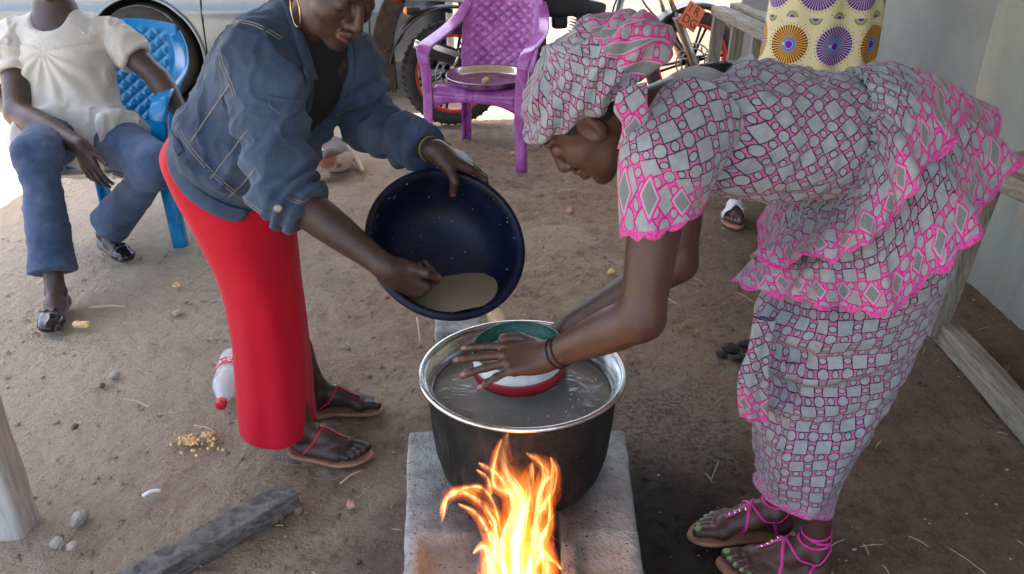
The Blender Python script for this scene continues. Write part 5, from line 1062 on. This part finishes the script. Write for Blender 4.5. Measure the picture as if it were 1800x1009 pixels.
def tray():
    c = V3(PC[0], PC[1] - .06, .435); o = obj('metal_tray', lathe([(0, 0), (.12, 0), (.165, .003), (.178, .012), (.196, .034), (.205, .036), (.206, .034), (.198, .030), (.182, .008), (.168, -.001), (0, -.003)], 56, rotm('X', 2) * 1.12, c), 'tray_metal'); tag(o, 'round shiny metal tray resting on the purple chair', 'tray')
    o = obj('bread_piece', rock(c + V3(-.005, -.09, .018), .024, 3, .8), 'peel'); tag(o, 'small yellowish food lump lying in the metal tray', 'food')
simple('peel', (.62, .42, .16), .8, var=.3, vs=30, bump=.3)
tray()
# ---------------------------------------------------------------- motorcycle and car behind
simple('rubber', (.045, .042, .036), .85, var=.35, vs=14, bump=.3); simple('rim_red', (.62, .07, .04), .4); simple('black_paint', (.014, .014, .015), .35); simple('black_matt', (.02, .02, .021), .7); simple('chrome', (.75, .74, .7), .12, 1.0); simple('alloy', (.36, .36, .35), .38, .9); simple('engine_black', (.03, .03, .03), .5)
simple('mud_flap', (.055, .032, .018), .9, var=.4, vs=20, bump=.4); simple('white_paint', (.75, .75, .73), .3); simple('tail_red', (.5, .02, .02), .2); simple('amber', (.8, .28, .05), .2); simple('plate_orange', (.72, .13, .03), .5, var=.12); simple('plate_ink', (.04, .03, .03), .6)
def motorcycle():
    rear, front = V3(-.374, 5.30, 0), V3(1.215, 5.72, 0); d = nrm(front - rear); WB = np.linalg.norm(front - rear); Rm = np.column_stack([d, np.cross((0, 0, 1), d), (0, 0, 1)]); t = thing('motorcycle', 'black motorcycle with red wheel rims parked behind the purple chair', 'motorcycle', rear + d * WB / 2)
    L = lambda vf: xf(vf, Rm, rear); P = lambda nm, vf, m, par=t, **k: obj(nm, L(vf), m, par, **k); rw = .325; ry = rotm('X', 90)
    def wheel(x, steer, knob, nm):
        c = V3(x, 0, rw); Rw = rotm('Z', steer) @ ry; w = link(bpy.data.objects.new(nm, None)); w.parent = t
        prof = [(.245, -.034), (.262, -.05), (.29, -.054), (.312, -.042), (.323, -.02), (rw, 0), (.323, .02), (.312, .042), (.29, .054), (.262, .05), (.245, .034)]
        parts = [lathe(prof, 60)]
        for k in range(knob):
            a = 2 * math.pi * k / knob; Rk = rotm('Z', math.degrees(a))
            for zz in (-.03, .03): parts.append(xf(box((.322 - abs(zz) * .12, 0, zz), (.016, .016, .028), rotm('Y', -zz * 600), .003), Rk))
        q = lambda n_, vf, m: obj(n_, L(xf(vf, Rw, c)), m, w)
        q('tyre', join(*parts), 'rubber'); q('rim', lathe([(.246, -.032), (.25, -.036), (.238, -.038), (.226, -.02), (.222, 0), (.226, .02), (.238, .038), (.25, .036), (.246, .032)], 60), 'rim_red')
        for k in range(6):
            a = 60 * k + 12; q('spoke', xf(join(tube([(.04, .01, 0), (.13, .012, .0), (.228, .020, 0)], (.012, .009, .010), 6, flat=1.4), tube([(.04, -.01, 0), (.13, -.012, 0), (.228, -.020, 0)], (.012, .009, .010), 6, flat=1.4)), rotm('Z', a)), 'black_paint')
        q('hub', lathe([(0, -.07), (.03, -.07), (.045, -.05), (.05, -.02), (.05, .02), (.045, .05), (.03, .07), (0, .07)], 24), 'black_paint')
        disc = [tube([(.12 * math.cos(a), .12 * math.sin(a), .045) for a in np.linspace(0, 2 * math.pi, 48, endpoint=False)], .006, 6, True, up=(0, 0, 1)), tube([(.085 * math.cos(a), .085 * math.sin(a), .045) for a in np.linspace(0, 2 * math.pi, 48, endpoint=False)], .006, 6, True, up=(0, 0, 1))]
        for k in range(14):
            a = 2 * math.pi * k / 14; disc.append(tube([(.083 * math.cos(a), .083 * math.sin(a), .045), (.122 * math.cos(a + .2), .122 * math.sin(a + .2), .045)], .006, 6))
        q('brake_disc', join(*disc), 'alloy')
    wheel(0, 0, 44, 'rear_wheel'); wheel(WB, -4, 0, 'front_wheel')
    rk = R(27); fd = V3(-math.sin(rk), 0, math.cos(rk)); hub = V3(WB - .02, 0, rw)
    for s in (-1, 1):
        y = V3(0, .095 * s, 0); P('fork_lower', tube([hub + y - fd * .03, hub + y + fd * .1, hub + y + fd * .33, hub + y + fd * .345], (.024, .029, .03, .034), 14), 'alloy'); P('fork_tube', tube([hub + y + fd * .34, hub + y + fd * .78], .0165, 12), 'chrome')
        P('swing_arm', tube(smoothpts([(0, .075 * s, rw), (.3, .08 * s, rw + .01), (.52, .08 * s, rw + .05)], 4), .02, 8), 'black_paint')
        top, bot = V3(.20, .11 * s, .74), V3(.06, .105 * s, .40); P('shock_body', tube([bot, bot + (top - bot) * .35], .022, 10), 'chrome'); a = np.linspace(0, 2 * math.pi * 8, 128); ax = nrm(top - bot); e1 = nrm(np.cross(ax, (0, 1, 0))); e2 = np.cross(ax, e1); q = bot + (top - bot) * (.14 + .8 * a / a[-1])[:, None] + .031 * (np.cos(a)[:, None] * e1 + np.sin(a)[:, None] * e2); P('shock_spring', tube(q, .0065, 6), 'black_paint'); P('shock_rod', tube([bot, top], .012, 8), 'black_matt')
        P('fork_gaiter', tube([hub + y + fd * .60, hub + y + fd * .74], .03, 10), 'black_matt')
    a = np.linspace(R(22), R(140), 24); fen = [(V3(WB, 0, rw) + (rw + .035) * V3(math.cos(x), 0, math.sin(x))) for x in a]; P('front_fender', band(fen, np.interp(np.linspace(0, 1, 24), (0, .12, .5, 1), (.02, .1, .13, .12)), .045 , (0, 1, 0)), 'black_paint')
    a = np.linspace(R(60), R(170), 20); fen = [V3(-.02, 0, rw + .02) + (rw + .06) * V3(math.cos(x), 0, math.sin(x)) for x in a]; P('rear_fender', band(fen, .15, .012, (0, 1, 0)), 'black_matt')
    # mud flap on its bracket
    fl = smoothpts([(-.33, -.02, .80), (-.40, -.02, .66), (-.44, -.02, .50), (-.445, -.02, .36), (-.44, -.02, .25)], 6); v, f = band(fl, np.interp(np.linspace(0, 1, len(fl)), (0, .4, .6, 1), (.12, .13, .165, .17)), .012, (.97, -.25, 0)); fm = P('mud_flap', (v, f), 'mud_flap')
    for k in range(9): obj('flap_tooth', L(box(V3(-.44, -.02, .243) + nrm(V3(.97, -.25, 0)) * (-.066 + .0165 * k), (.008, .010, .02), rotm('Z', -30), .002)), 'mud_flap', fm)
    P('flap_bracket', tube(smoothpts([(-.43, -.02, .48), (-.34, -.02, .54), (-.26, -.02, .67), (-.12, -.02, .72), (0, 0, .70)], 5), (.022), 8, flat=.6), 'mud_flap')
    P('tail_panel', tube(smoothpts([(-.30, -.02, .80), (-.1, -.02, .80), (.15, -.03, .79), (.4, -.03, .80)], 5), np.linspace(.035, .10, 16), 12, flat=.6), 'white_paint'); P('tail_light', xf(rbox((.05, .1, .05), .015, .02), None, (-.335, -.02, .80)), 'tail_red')
    P('indicator_stem', tube([(-.24, -.05, .74), (-.25, -.17, .735)], .015, 8), 'black_matt'); P('indicator', tube(smoothpts([(-.22, -.17, .735), (-.26, -.18, .735), (-.30, -.18, .735)], 4), (.016, .02, .024, .026, .026, .026, .024, .02, .012), 12), 'black_matt'); P('indicator_lens', xf(lathe([(.024, 0), (.02, .012), (0, .02)], 14), rotm('Y', -90), (-.30, -.18, .735)), 'amber')
    # exhaust along the near side
    P('header_pipe', tube(smoothpts([(1.02, -.06, .60), (1.12, -.10, .52), (1.10, -.13, .34), (.92, -.15, .22), (.6, -.16, .24), (.34, -.165, .32)], 6), .022, 10), 'chrome'); P('downtube', tube([(1.12, -.03, .82), (1.0, -.04, .32)], .024, 10), 'alloy')
    mu0, mu1 = V3(.30, -.17, .335), V3(-.20, -.185, .525); dm = nrm(mu1 - mu0); mf = P('muffler', tube([mu0, mu0 + dm * .03, mu0 + dm * .1, mu1 - dm * .02, mu1], (.025, .045, .052, .052, .04), 16), 'black_matt'); obj('muffler_tip', L(tube([mu1 - dm * .01, mu1 + dm * .07], (.024, .026), 14)), 'chrome', mf)
    for s in (.22, .62, .95): obj('muffler_band', L(tube([mu0 + (mu1 - mu0) * s, mu0 + (mu1 - mu0) * s + dm * .014], .0545, 18)), 'chrome', mf)
    obj('heat_shield', L(band([mu0 + dm * .12 + V3(0, -.05, .02), mu1 - dm * .04 + V3(0, -.05, .02)], .05, .006, (0, -.3, 1))), 'alloy', mf)
    # engine
    P('crankcase', xf(rbox((.40, .24, .22), .05, .03), None, (.80, 0, .36)), 'engine_black'); P('clutch_cover', xf(lathe([(0, .05), (.08, .045), (.105, .02), (.11, 0)], 28), rotm('X', 90), (.76, -.11, .36)), 'alloy')
    ca = nrm(V3(.22, 0, 1)); Rc = frame(V3(1, 0, -.22), (0, 0, 1)); c0 = V3(.86, 0, .46); cy = P('cylinder', xf(rbox((.13, .13, .2), .02, .04), Rc, c0 + ca * .10), 'engine_black')
    for k in range(9): obj('fin', L(xf(rbox((.19, .19, .007), .003, .06), Rc, c0 + ca * (.03 + .019 * k))), 'engine_black' if k % 3 else 'alloy', cy)
    P('cylinder_head', xf(rbox((.16, .15, .09), .025, .03), Rc, c0 + ca * .24), 'engine_black'); P('carburettor', xf(rbox((.1, .08, .1), .025, .03), None, (.70, 0, .62)), 'engine_black')
    for pts, r in (([(1.20, 0, .92), (.85, 0, .86), (.45, 0, .78), (.05, 0, .74)], .025), ([(.5, .06, .78), (.52, .07, .5), (.56, .07, .32)], .02), ([(.5, -.06, .78), (.52, -.07, .5), (.56, -.07, .32)], .02), ([(1.0, 0, .34), (.8, 0, .24), (.56, 0, .28)], .02)): P('frame_tube', tube(smoothpts(pts, 4), r, 8), 'black_paint')
    P('battery_box', xf(rbox((.3, .16, .26), .03, .05), None, (.45, 0, .56)), 'black_matt'); P('air_box', xf(rbox((.3, .2, .18), .04, .05), None, (.72, 0, .74)), 'black_matt'); P('side_cover', xf(rbox((.26, .03, .2), .012, .04), rotm('Y', 8), (.42, -.12, .66)), 'black_paint'); P('foot_peg', tube([(.62, -.12, .33), (.62, -.26, .33)], .014, 8), 'rubber'); P('gear_lever', tube(smoothpts([(.66, -.14, .33), (.78, -.16, .36), (.86, -.17, .40)], 3), .007, 6), 'chrome'); P('kick_lever', tube(smoothpts([(.74, -.15, .42), (.70, -.17, .52), (.72, -.2, .56)], 3), .009, 6), 'chrome')
    P('seat', xf(rbox((.62, .24, .09), .04, .04), rotm('Y', 3), (.28, 0, .86)), 'black_matt'); P('fuel_tank', xf(rbox((.5, .26, .22), .09, .04), rotm('Y', -8), (.86, 0, .97)), 'white_paint'); P('handlebar', tube(smoothpts([(1.02, -.36, 1.12), (1.1, -.2, 1.12), (1.14, 0, 1.04), (1.1, .2, 1.12), (1.02, .36, 1.12)], 5), .012, 8), 'black_paint'); P('headlight', xf(lathe([(0, -.08), (.05, -.07), (.085, 0), (.08, .03), (0, .04)], 24), rotm('Y', 90), (1.36, 0, .98)), 'black_paint')
    for s in (0, 1): P('control_cable', tube(smoothpts([(1.14, -.02, .98), (1.10 + .1 * s, -.06, .82), (1.04 + .2 * s, -.08, .72), (1.02 + .32 * s, -.08, .62)], 6), .006, 6), 'black_matt')
    # number plate hung on the fork, turned on its corner
    c = hub + V3(-.075, -.15, .31); Rp = rotm('Z', 3) @ rotm('X', 84) @ rotm('Z', -32); pl = P('number_plate', xf(rbox((.135, .155, .004), .0015, .05), Rp, c), 'plate_orange')
    for s, dx, dy in (('I', -.04, .035), ('R', .015, .038), ('D', -.028, -.035), ('G', .032, -.035)):
        v, f = text_mesh(s, .078); obj('plate_letter', L(xf((v + V3(dx, dy, .0035), f), Rp, c)), 'plate_ink', pl)
motorcycle()
g = G('car_paint', (.30, .35, .38), .3, .35, Coat_Weight=.5); g.set(Base_Color=g.mix(g.noise(scale=40, detail=4).sm(.4, .8) * .4, (.15, .20, .24), (.20, .235, .255)), Coat_Roughness=.1); M['car_paint'] = g.mat
simple('car_rubber', (.022, .021, .019), .9, var=.3, vs=14, bump=.3); simple('dark_gap', (.01, .011, .012), .7); simple('car_glass', (.02, .025, .028), .08); simple('wheel_steel', (.3, .3, .3), .45, .7)
def car():
    t = thing('car', 'silver grey car parked at the back, sunlit at its front', 'car', (-2.4, 6.8, 0)); X0, X1, Y0 = -5.1, -.42, 5.92; wh = [(-2.62, .335)]; wh.append((-2.62 + 2.6, .335)) if False else None; wh = [(-2.54, .335)]
    zs = np.concatenate([np.linspace(.20, .95, 64)]); xs = np.arange(X0, X1 + .001, .014)
    def side(z): return -.05 * math.sin(min(1, (z - .2) / .55) * math.pi * .62) - .010 * math.exp(-((z - .62) / .03) ** 2) + .03 * (z < .28) * (.28 - z) / .08
    Xg, Zg = np.meshgrid(xs, zs, indexing='ij'); Yg = Y0 + np.vectorize(side)(Zg); rA = .39; keep = np.ones(Xg.shape, bool)
    for cx, cz in wh:
        d = np.hypot(Xg - cx, Zg - cz); nr = np.abs(d - rA) < .0105; k = rA / np.maximum(d, 1e-6); Xg = np.where(nr, cx + (Xg - cx) * k, Xg); Zg = np.where(nr, cz + (Zg - cz) * k, Zg); keep &= (d > rA - .0106)
    end = np.clip((Xg - (X1 - .5)) / .5, 0, 1) ** 2.2 * .35 + np.clip(((X0 + .7) - Xg) / .7, 0, 1) ** 2.2 * .4; Yg = Yg + end
    n, m = Xg.shape; V = np.column_stack([Xg.ravel(), Yg.ravel(), Zg.ravel()]); F = [[i * m + j, (i + 1) * m + j, (i + 1) * m + j + 1, i * m + j + 1] for i in range(n - 1) for j in range(m - 1) if keep[i, j] and keep[i + 1, j] and keep[i, j + 1] and keep[i + 1, j + 1]]
    o = obj('body_side', (V, np.array(F)), 'car_paint', t); solid(o, .006, -1)
    # upper body and far side as one lofted hull
    secs = []
    for x, zt, hw in ((-5.08, .72, .62), (-4.9, .86, .78), (-4.2, .93, .84), (-3.75, .97, .86), (-3.0, 1.40, .64), (-2.4, 1.46, .62), (-1.7, 1.45, .62), (-1.1, 1.36, .62), (-.7, 1.0, .8), (-.46, .95, .72)):
        cy = 6.80; secs.append([(x, cy - min(.86, hw + .22), .93 if zt > .95 else zt - .02), (x, cy - hw, zt - .06), (x, cy - hw * .8, zt), (x, cy, zt + .015), (x, cy + hw * .8, zt), (x, cy + hw, zt - .06), (x, cy + min(.86, hw + .22), .9 if zt > .95 else zt - .02), (x, cy + .84, .22), (x, cy - .80, .21)])
    A = np.array(secs, float); Vh = A.reshape(-1, 3); k = A.shape[1]; Fh = [[i * k + j, i * k + (j + 1) % k, (i + 1) * k + (j + 1) % k, (i + 1) * k + j] for i in range(len(A) - 1) for j in range(k) if j != k - 1] + [list(range(k)), [(len(A) - 1) * k + j for j in range(k)][::-1]]
    obj('upper_body', (Vh, Fh), 'car_paint', t, smooth=False)
    obj('underbody', xf(rbox((4.4, 1.5, .1), .03, .2), None, (-2.75, 6.80, .26)), 'dark_gap', t)
    for x0, x1 in ((-3.45, -2.5), (-2.4, -1.3)): obj('side_window', ((V3(0, 0, 0) + np.array([(x0 + .25 * (x0 < -3), 5.975, .97), (x1, 5.975, .97), (x1, 6.16, 1.36), (x0 + .55 * (x0 < -3), 6.16, 1.36)])), [[0, 1, 2, 3]]), 'car_glass', t, smooth=False)
    for cx, cz in wh:
        w = link(bpy.data.objects.new('front_wheel', None)); w.parent = t; c = V3(cx, Y0 + .03, cz); Rw = rotm('X', 90)
        obj('wheel_arch', xf(lathe([(.40, .06), (.40, -.25), (.0, -.26)], 40), Rw, c), 'dark_gap', t)
        obj('tyre', xf(lathe([(.20, .07), (.225, .1), (.29, .108), (.325, .09), (.335, .06), (.335, -.06), (.325, -.09), (.2, -.09)], 56), Rw, c), 'car_rubber', w); obj('wheel_rim', xf(lathe([(.21, .08), (.2, .085), (.19, .05), (.1, .04), (.06, .065), (0, .068)], 40), Rw, c), 'wheel_steel', w)
        obj('arch_lip', tube([(cx + rA * math.cos(a), Y0 + side(cz + rA * math.sin(a)) - .002, cz + rA * math.sin(a)) for a in np.linspace(R(-14), R(194), 40)], .013, 8), 'car_paint', t)
        for q in range(5): a = 72 * q; obj('wheel_vent', xf(xf(rbox((.05, .03, .01), .004, .02), rotm('Z', a), (.14 * math.cos(R(a)), .14 * math.sin(R(a)), .047)), Rw, c), 'dark_gap', w)
    ys = lambda z: Y0 + side(z) - .002
    for pts in ([(-2.12, z) for z in (.95, .8, .6, .45, .3)], [(-.98, z) for z in (.95, .7, .5, .3)]): obj('door_gap', tube([(x + .06 * (z - .5), ys(z), z) for x, z in pts], .005, 6), 'dark_gap', t)
    for z in (.30,): obj('panel_groove', tube([(x, ys(z), z) for x in np.linspace(-2.1, -.95, 12)], .005, 6), 'dark_gap', t)
    0 and obj('side_moulding', band([(x, ys(.45) - .006, .45) for x in np.linspace(-2.08, -1.02, 10)], .05, .016, (0, 0, 1)), 'black_matt', t)
    w = link(bpy.data.objects.new('rear_wheel', None)); w.parent = t
    obj('door_handle', xf(rbox((.15, .03, .025), .01, .02), None, (-1.2, Y0 - .075, .80)), 'black_matt', t); bpy.data.objects.remove(w)
car()
# ---------------------------------------------------------------- puppy, bottle, stones, litter
g = G('fur', rough=.85); _n = g.noise(scale=160, detail=4, rough=.7); g.set(Base_Color=g.mix(_n.sm(.3, .75) * .4, g.attr('Col'), (.2, .14, .1)), Sheen_Weight=.2); g.bump(_n, .5, .004); M['fur'] = g.mat
def puppy():
    b = atz(580, 314) ; c = b + V3(0, .03, 0); s = Sdf(); E = lambda p, r, k=.02, rz=0: s.ell(c + V3(*p), r, rotm('Z', rz), k)
    E((.015, .11, .075), (.085, .13, .075), .03, 20); E((-.06, .22, .08), (.14, .10, .08), .04); E((-.16, .16, .07), (.09, .10, .07), .03)                  # trunk curled away
    E((.005, .01, .092), (.062, .066, .062), .03); s.cap(c + V3(-.02, -.02, .075), c + V3(-.105, -.055, .040), (.043, .034, .026), .02); s.ell(c + V3(-.118, -.062, .043), (.012, .013, .011), None, .006)
    for e in ((.02, -.025, .138), (.05, .045, .132)): s.cap(c + V3(*e) + V3(.0, .0, -.015), c + V3(*e) + V3(-.035, -.035, -.028), (.020, .026, .012), .008, flat=(nrm(V3(.4, -.8, .4)), 2.2))
    for x, y in ((-.075, -.075), (-.14, -.04)): s.cap(c + V3(x + .06, y + .03, .022), c + V3(x, y, .018), (.022, .02), .01); s.ell(c + V3(x - .01, y - .008, .016), (.028, .022, .016), rotm('Z', 30), .008)
    s.cap(c + V3(.1, .2, .04), c + V3(.16, .06, .016), (.02, .01), .02); s.cut(c, (0, 0, -1), .004, 1)
    V, F = s.mesh(.0045); col = np.tile((.62, .52, .40), (len(V), 1)) * (1 + .1 * vnoise(V, 30, 2))[:, None]
    def spot(p, r, k, so=.25):
        d = np.linalg.norm((V - c - V3(*p)) / np.array(r), axis=1); w = np.clip((1 - d) / so, 0, 1)[:, None]; col[:] = col * (1 - w) + np.array(k) * w
    spot((-.006, -.04, .11), (.062, .06, .055), (.36, .14, .05)); spot((.0, -.05, .145), (.06, .06, .03), (.06, .035, .028)); spot((.045, .03, .15), (.05, .05, .035), (.07, .04, .03)); spot((.06, .10, .13), (.05, .06, .04), (.34, .15, .06)); spot((.055, -.03, .07), (.02, .02, .018), (.3, .12, .06)); spot((-.052, -.055, .088), (.011, .011, .009), (.01, .01, .012)); spot((-.122, -.066, .046), (.016, .016, .014), (.02, .015, .015)); spot((-.07, .2, .12), (.09, .08, .06), (.36, .15, .06))
    up = V[:, 2] - c[2] > .124; col[up] = np.array((.075, .042, .03)) * (1 + .2 * vnoise(V[up], 40, 2))[:, None]
    tag(obj('dog', (V, F), 'fur', cols=col), 'small white puppy with brown patches lying curled on the dirt', 'dog')
puppy()
g = G('clear_plastic', (.85, .88, .88), .08); _t = g.n('BsdfTransparent'); _m = g.n('MixShader'); _m.inputs[0].default_value = .30; g.nt.links.new(_t.outputs[0], _m.inputs[1]); g.nt.links.new(g.b.outputs[0], _m.inputs[2]); g.nt.links.new(_m.outputs[0], g.out.inputs[0]); M['clear_plastic'] = g.mat
simple('label_red', (.60, .012, .02), .35); simple('label_white', (.8, .8, .8), .4); simple('cap_red', (.62, .012, .025), .4)
def bottle():
    a, b = atz(412, 628, .046), atz(388, 714, .030); d = nrm(b - a); Rm = frame(np.cross((0, 0, 1), d), d); Rm = np.column_stack([Rm[:, 0], np.cross(d, Rm[:, 0]), d]); t = thing('plastic_bottle', 'empty clear plastic bottle with red label and cap behind the red skirt', 'bottle', a * V3(1, 1, 0)); Lb = np.linalg.norm(b - a); s = Lb / .30
    q = lambda nm, vf, m: obj(nm, xf(vf, Rm, a, 1.0), m, t)
    pr = [(.0, .012), (.02, .004), (.034, 0), (.043, .012), (.044, .03), (.042, .05), (.044, .07), (.044, .115), (.041, .13), (.044, .15), (.042, .18), (.034, .21), (.022, .245), (.0135, .262), (.013, .285)]
    o = q('bottle_body', lathe([(r, z * s) for r, z in pr], 40), 'clear_plastic'); solid(o, .0012, -1)
    q('bottle_label', lathe([(.0452, .072 * s), (.0452, .118 * s)], 40), 'label_red'); q('cap', lathe([(.0155, .272 * s), (.016, .275 * s), (.016, .296 * s), (.0145, .30 * s), (0, .30 * s)], 24), 'cap_red')
    v, f = text_mesh('Coca-Cola', .042, .0006); v = v @ rotm('Z', 0).T
    for a0 in (100, 280):
        th = np.radians(a0) + v[:, 0] / .0455; w = np.column_stack([(.0457 + v[:, 2] * .3) * np.cos(th), (.0457 + v[:, 2] * .3) * np.sin(th), .094 * s + v[:, 1]]); q('label_lettering', (w, f), 'label_white')
bottle()
simple('grey_stone', (.36, .315, .26), .9, var=.25, vs=40, bump=.5); simple('brown_stone', (.16, .10, .07), .85, var=.4, vs=30, bump=.5); simple('straw', (.52, .42, .27), .8, var=.2); simple('shell_pink', (.55, .28, .22), .7, var=.4, vs=60); simple('corn', (.72, .48, .22), .8, var=.35, vs=60); simple('leaf_dry', (.34, .31, .16), .8, var=.3); simple('char', (.012, .012, .012), .85, bump=.6)
def put(name, px, py, r, seed, mat, label, cat, flat=.7):
    c = atz(px, py); tag(obj(name, rock(c + V3(0, 0, r * flat * .55), r, seed, flat, 8), mat, smooth=cat != 'stone'), label, cat)
for a in (('stone', 142, 914, .022, 1, 'grey_stone', 'angular pale grey stone on the dirt near the porch post', 'stone'), ('stone', 100, 958, .017, 2, 'grey_stone', 'pale grey stone beside dark crumbs below the angular stone', 'stone'), ('stone', 128, 964, .014, 3, 'grey_stone', 'crumbly dark grey lump touching the lower pale stone', 'stone'),
          ('stone', 480, 908, .034, 4, 'brown_stone', 'large rounded brown stone against the end of the timber beam', 'stone'), ('stone', 525, 900, .014, 5, 'brown_stone', 'small brown stone just past the beam end', 'stone'), ('stone', 132, 752, .012, 6, 'brown_stone', 'small brown pebble in the open dirt left of the food crumbs', 'stone', .6), ('stone', 202, 664, .017, 7, 'grey_stone', 'pale stone on the dirt below the snake-print shoes', 'stone'), ('stone', 180, 680, .011, 8, 'brown_stone', 'small brown stone next to the pale stone below the shoes', 'stone'),
          ('nut_shell', 1003, 372, .018, 9, 'shell_pink', 'reddish and white broken shell lying near the sandals path', 'shell', 1.0), ('food_lump', 902, 271, .02, 10, 'peel', 'yellowish lump under the purple chair', 'food', .6), ('food_lump', 618, 889, .014, 11, 'shell_pink', 'small pinkish piece beside the timber beam on the dirt', 'food', .7), ('food_lump', 312, 503, .017, 12, 'corn', 'small orange lump on the dirt behind the red skirt', 'food', .6), ('stone', 312, 552, .022, 13, 'grey_stone', 'flat whitish stone on the dirt left of the bottle', 'stone', .4), ('stone', 1075, 480, .016, 14, 'corn', 'tan pebble behind the bent elbows', 'stone', .7)): put(*a)
c = atz(143, 571, .012); tag(obj('corn_cob', tube([c + V3(-.03, .004, 0), c + V3(-.024, .003, 0), c + V3(.026, 0, .001), c + V3(.032, 0, .001)], (.008, .013, .013, .009), 10), 'corn'), 'short tan cob lying at the toe of the black shoe', 'food')
def crumbs():
    out = []
    for i in range(150):
        k = i % 3; px, py = (rng.normal(334, 8), rng.normal(778, 4)) if k else (rng.normal(366, 6), rng.normal(770, 4))
        if i > 125: px, py = rng.normal(345, 26), rng.normal(784, 12)
        out.append(xf(lathe([(0, -1), (.9, -.3), (.8, .5), (0, .9)], 6), rotm('Z', rng.uniform(0, 360)), atz(px, py) + V3(0, 0, .003 + .008 * (rng.random() if i < 125 else 0)), rng.uniform(.003, .0068)))
    tag(obj('food_crumbs', join(*out), 'corn'), 'spilled yellow food crumbs on the dirt', 'crumbs', kind='stuff')
crumbs()
STR = ((155, 541, 224, 539, 'pale flat straw lying beside the cob'), (218, 701, 262, 716, 'pale straw on the dirt between the stones and the bottle'), (340, 748, 380, 760, 'grey straw above the yellow crumbs'), (733, 558, 738, 598, 'upright pale straw on the dirt left of the hearth'), (598, 850, 638, 826, 'dry stalk on the dirt in front of the red sandals'), (768, 251, 804, 257, 'white straw under the purple chair'), (1155, 518, 1190, 534, 'thin straw behind the bent elbows'), (250, 872, 282, 862, 'pale peel curled on the dirt above the beam'), (978, 338, 1015, 332, 'thin straw below the bent face'))
for i, (x0, y0, x1, y1, lb) in enumerate(STR):
    a, b = atz(x0, y0, .005), atz(x1, y1, .005); tag(obj('straw', tube(smoothpts([a, (a + b) / 2 + V3(0, .004, .004), b], 4), np.linspace(.0035, .0028, 9) * (2.2 if i in (0, 7) else 1), 6, flat=.4), 'straw' if i != 7 else 'label_white'), lb, 'straw')
for i, (x, y, r_) in enumerate(((1285, 612, .03), (1310, 604, .026), (1268, 622, .022), (1300, 630, .024))):
    tag(obj('charcoal', rock(atz(x, y, .004), r_, 60 + i, .45, 7), 'char', smooth=False), ('black charcoal lump nearest the hearth in the burnt patch', 'black charcoal lump deepest in the burnt patch beside the skirt', 'small charcoal lump at the edge of the burnt patch', 'charcoal lump lowest in the burnt patch beside the skirt')[i], 'charcoal', 'charcoal lumps on the burnt patch')
for i, (x, y) in enumerate(((1210, 568), (1280, 655))):
    a = atz(x, y, .008); tag(obj('dry_leaf', band(smoothpts([a + V3(-.03, -.02, 0), a + V3(0, 0, .008), a + V3(.03, .015, 0)], 4), (.004, .012, .016, .018, .018, .016, .012, .008, .003), .0015, (0, .5, .8)), 'leaf_dry'), ('yellowish curled leaf on the dirt behind the pot', 'dry curled leaf by the burnt patch')[i], 'leaf')
def scatter():
    """loose grit, clods and bits of straw over the near ground"""
    base = np.array([(0, 0, 1), (1, 0, 0), (0, 1, 0), (-1, 0, 0), (0, -1, 0), (.7, .7, .5), (-.7, .7, .5), (0, 0, -.4)], float); fa = np.array([(0, 1, 5), (0, 5, 2), (0, 2, 6), (0, 6, 3), (0, 3, 4), (0, 4, 1), (1, 7, 5), (5, 7, 2), (2, 7, 6), (6, 7, 3), (3, 7, 4), (4, 7, 1)])
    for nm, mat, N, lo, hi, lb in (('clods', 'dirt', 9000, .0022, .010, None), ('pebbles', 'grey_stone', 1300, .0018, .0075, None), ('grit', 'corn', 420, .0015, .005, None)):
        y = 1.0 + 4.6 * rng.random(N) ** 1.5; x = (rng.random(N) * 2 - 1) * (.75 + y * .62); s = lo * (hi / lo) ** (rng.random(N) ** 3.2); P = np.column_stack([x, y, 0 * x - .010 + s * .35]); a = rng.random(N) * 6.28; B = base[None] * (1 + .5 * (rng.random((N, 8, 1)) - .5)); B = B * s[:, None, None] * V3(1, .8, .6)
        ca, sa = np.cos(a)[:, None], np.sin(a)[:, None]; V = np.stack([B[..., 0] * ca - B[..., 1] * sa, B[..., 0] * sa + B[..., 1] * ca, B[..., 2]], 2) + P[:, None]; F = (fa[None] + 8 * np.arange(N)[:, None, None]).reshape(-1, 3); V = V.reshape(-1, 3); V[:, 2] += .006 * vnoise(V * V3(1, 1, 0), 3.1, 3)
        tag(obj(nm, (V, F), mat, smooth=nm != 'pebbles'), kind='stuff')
    out = []
    for i in range(260):
        y = 1.1 + 4.2 * rng.random() ** 1.4; x = (rng.random() * 2 - 1) * (.7 + .6 * y); l = rng.uniform(.01, .05); a = rng.uniform(0, 3.14); d = V3(math.cos(a), math.sin(a), 0) * l; p = V3(x, y, .0); out.append(tube([p - d, p + V3(0, 0, .003), p + d], .0012, 4))
    tag(obj('straw_bits', join(*out), 'straw'), kind='stuff')
scatter()
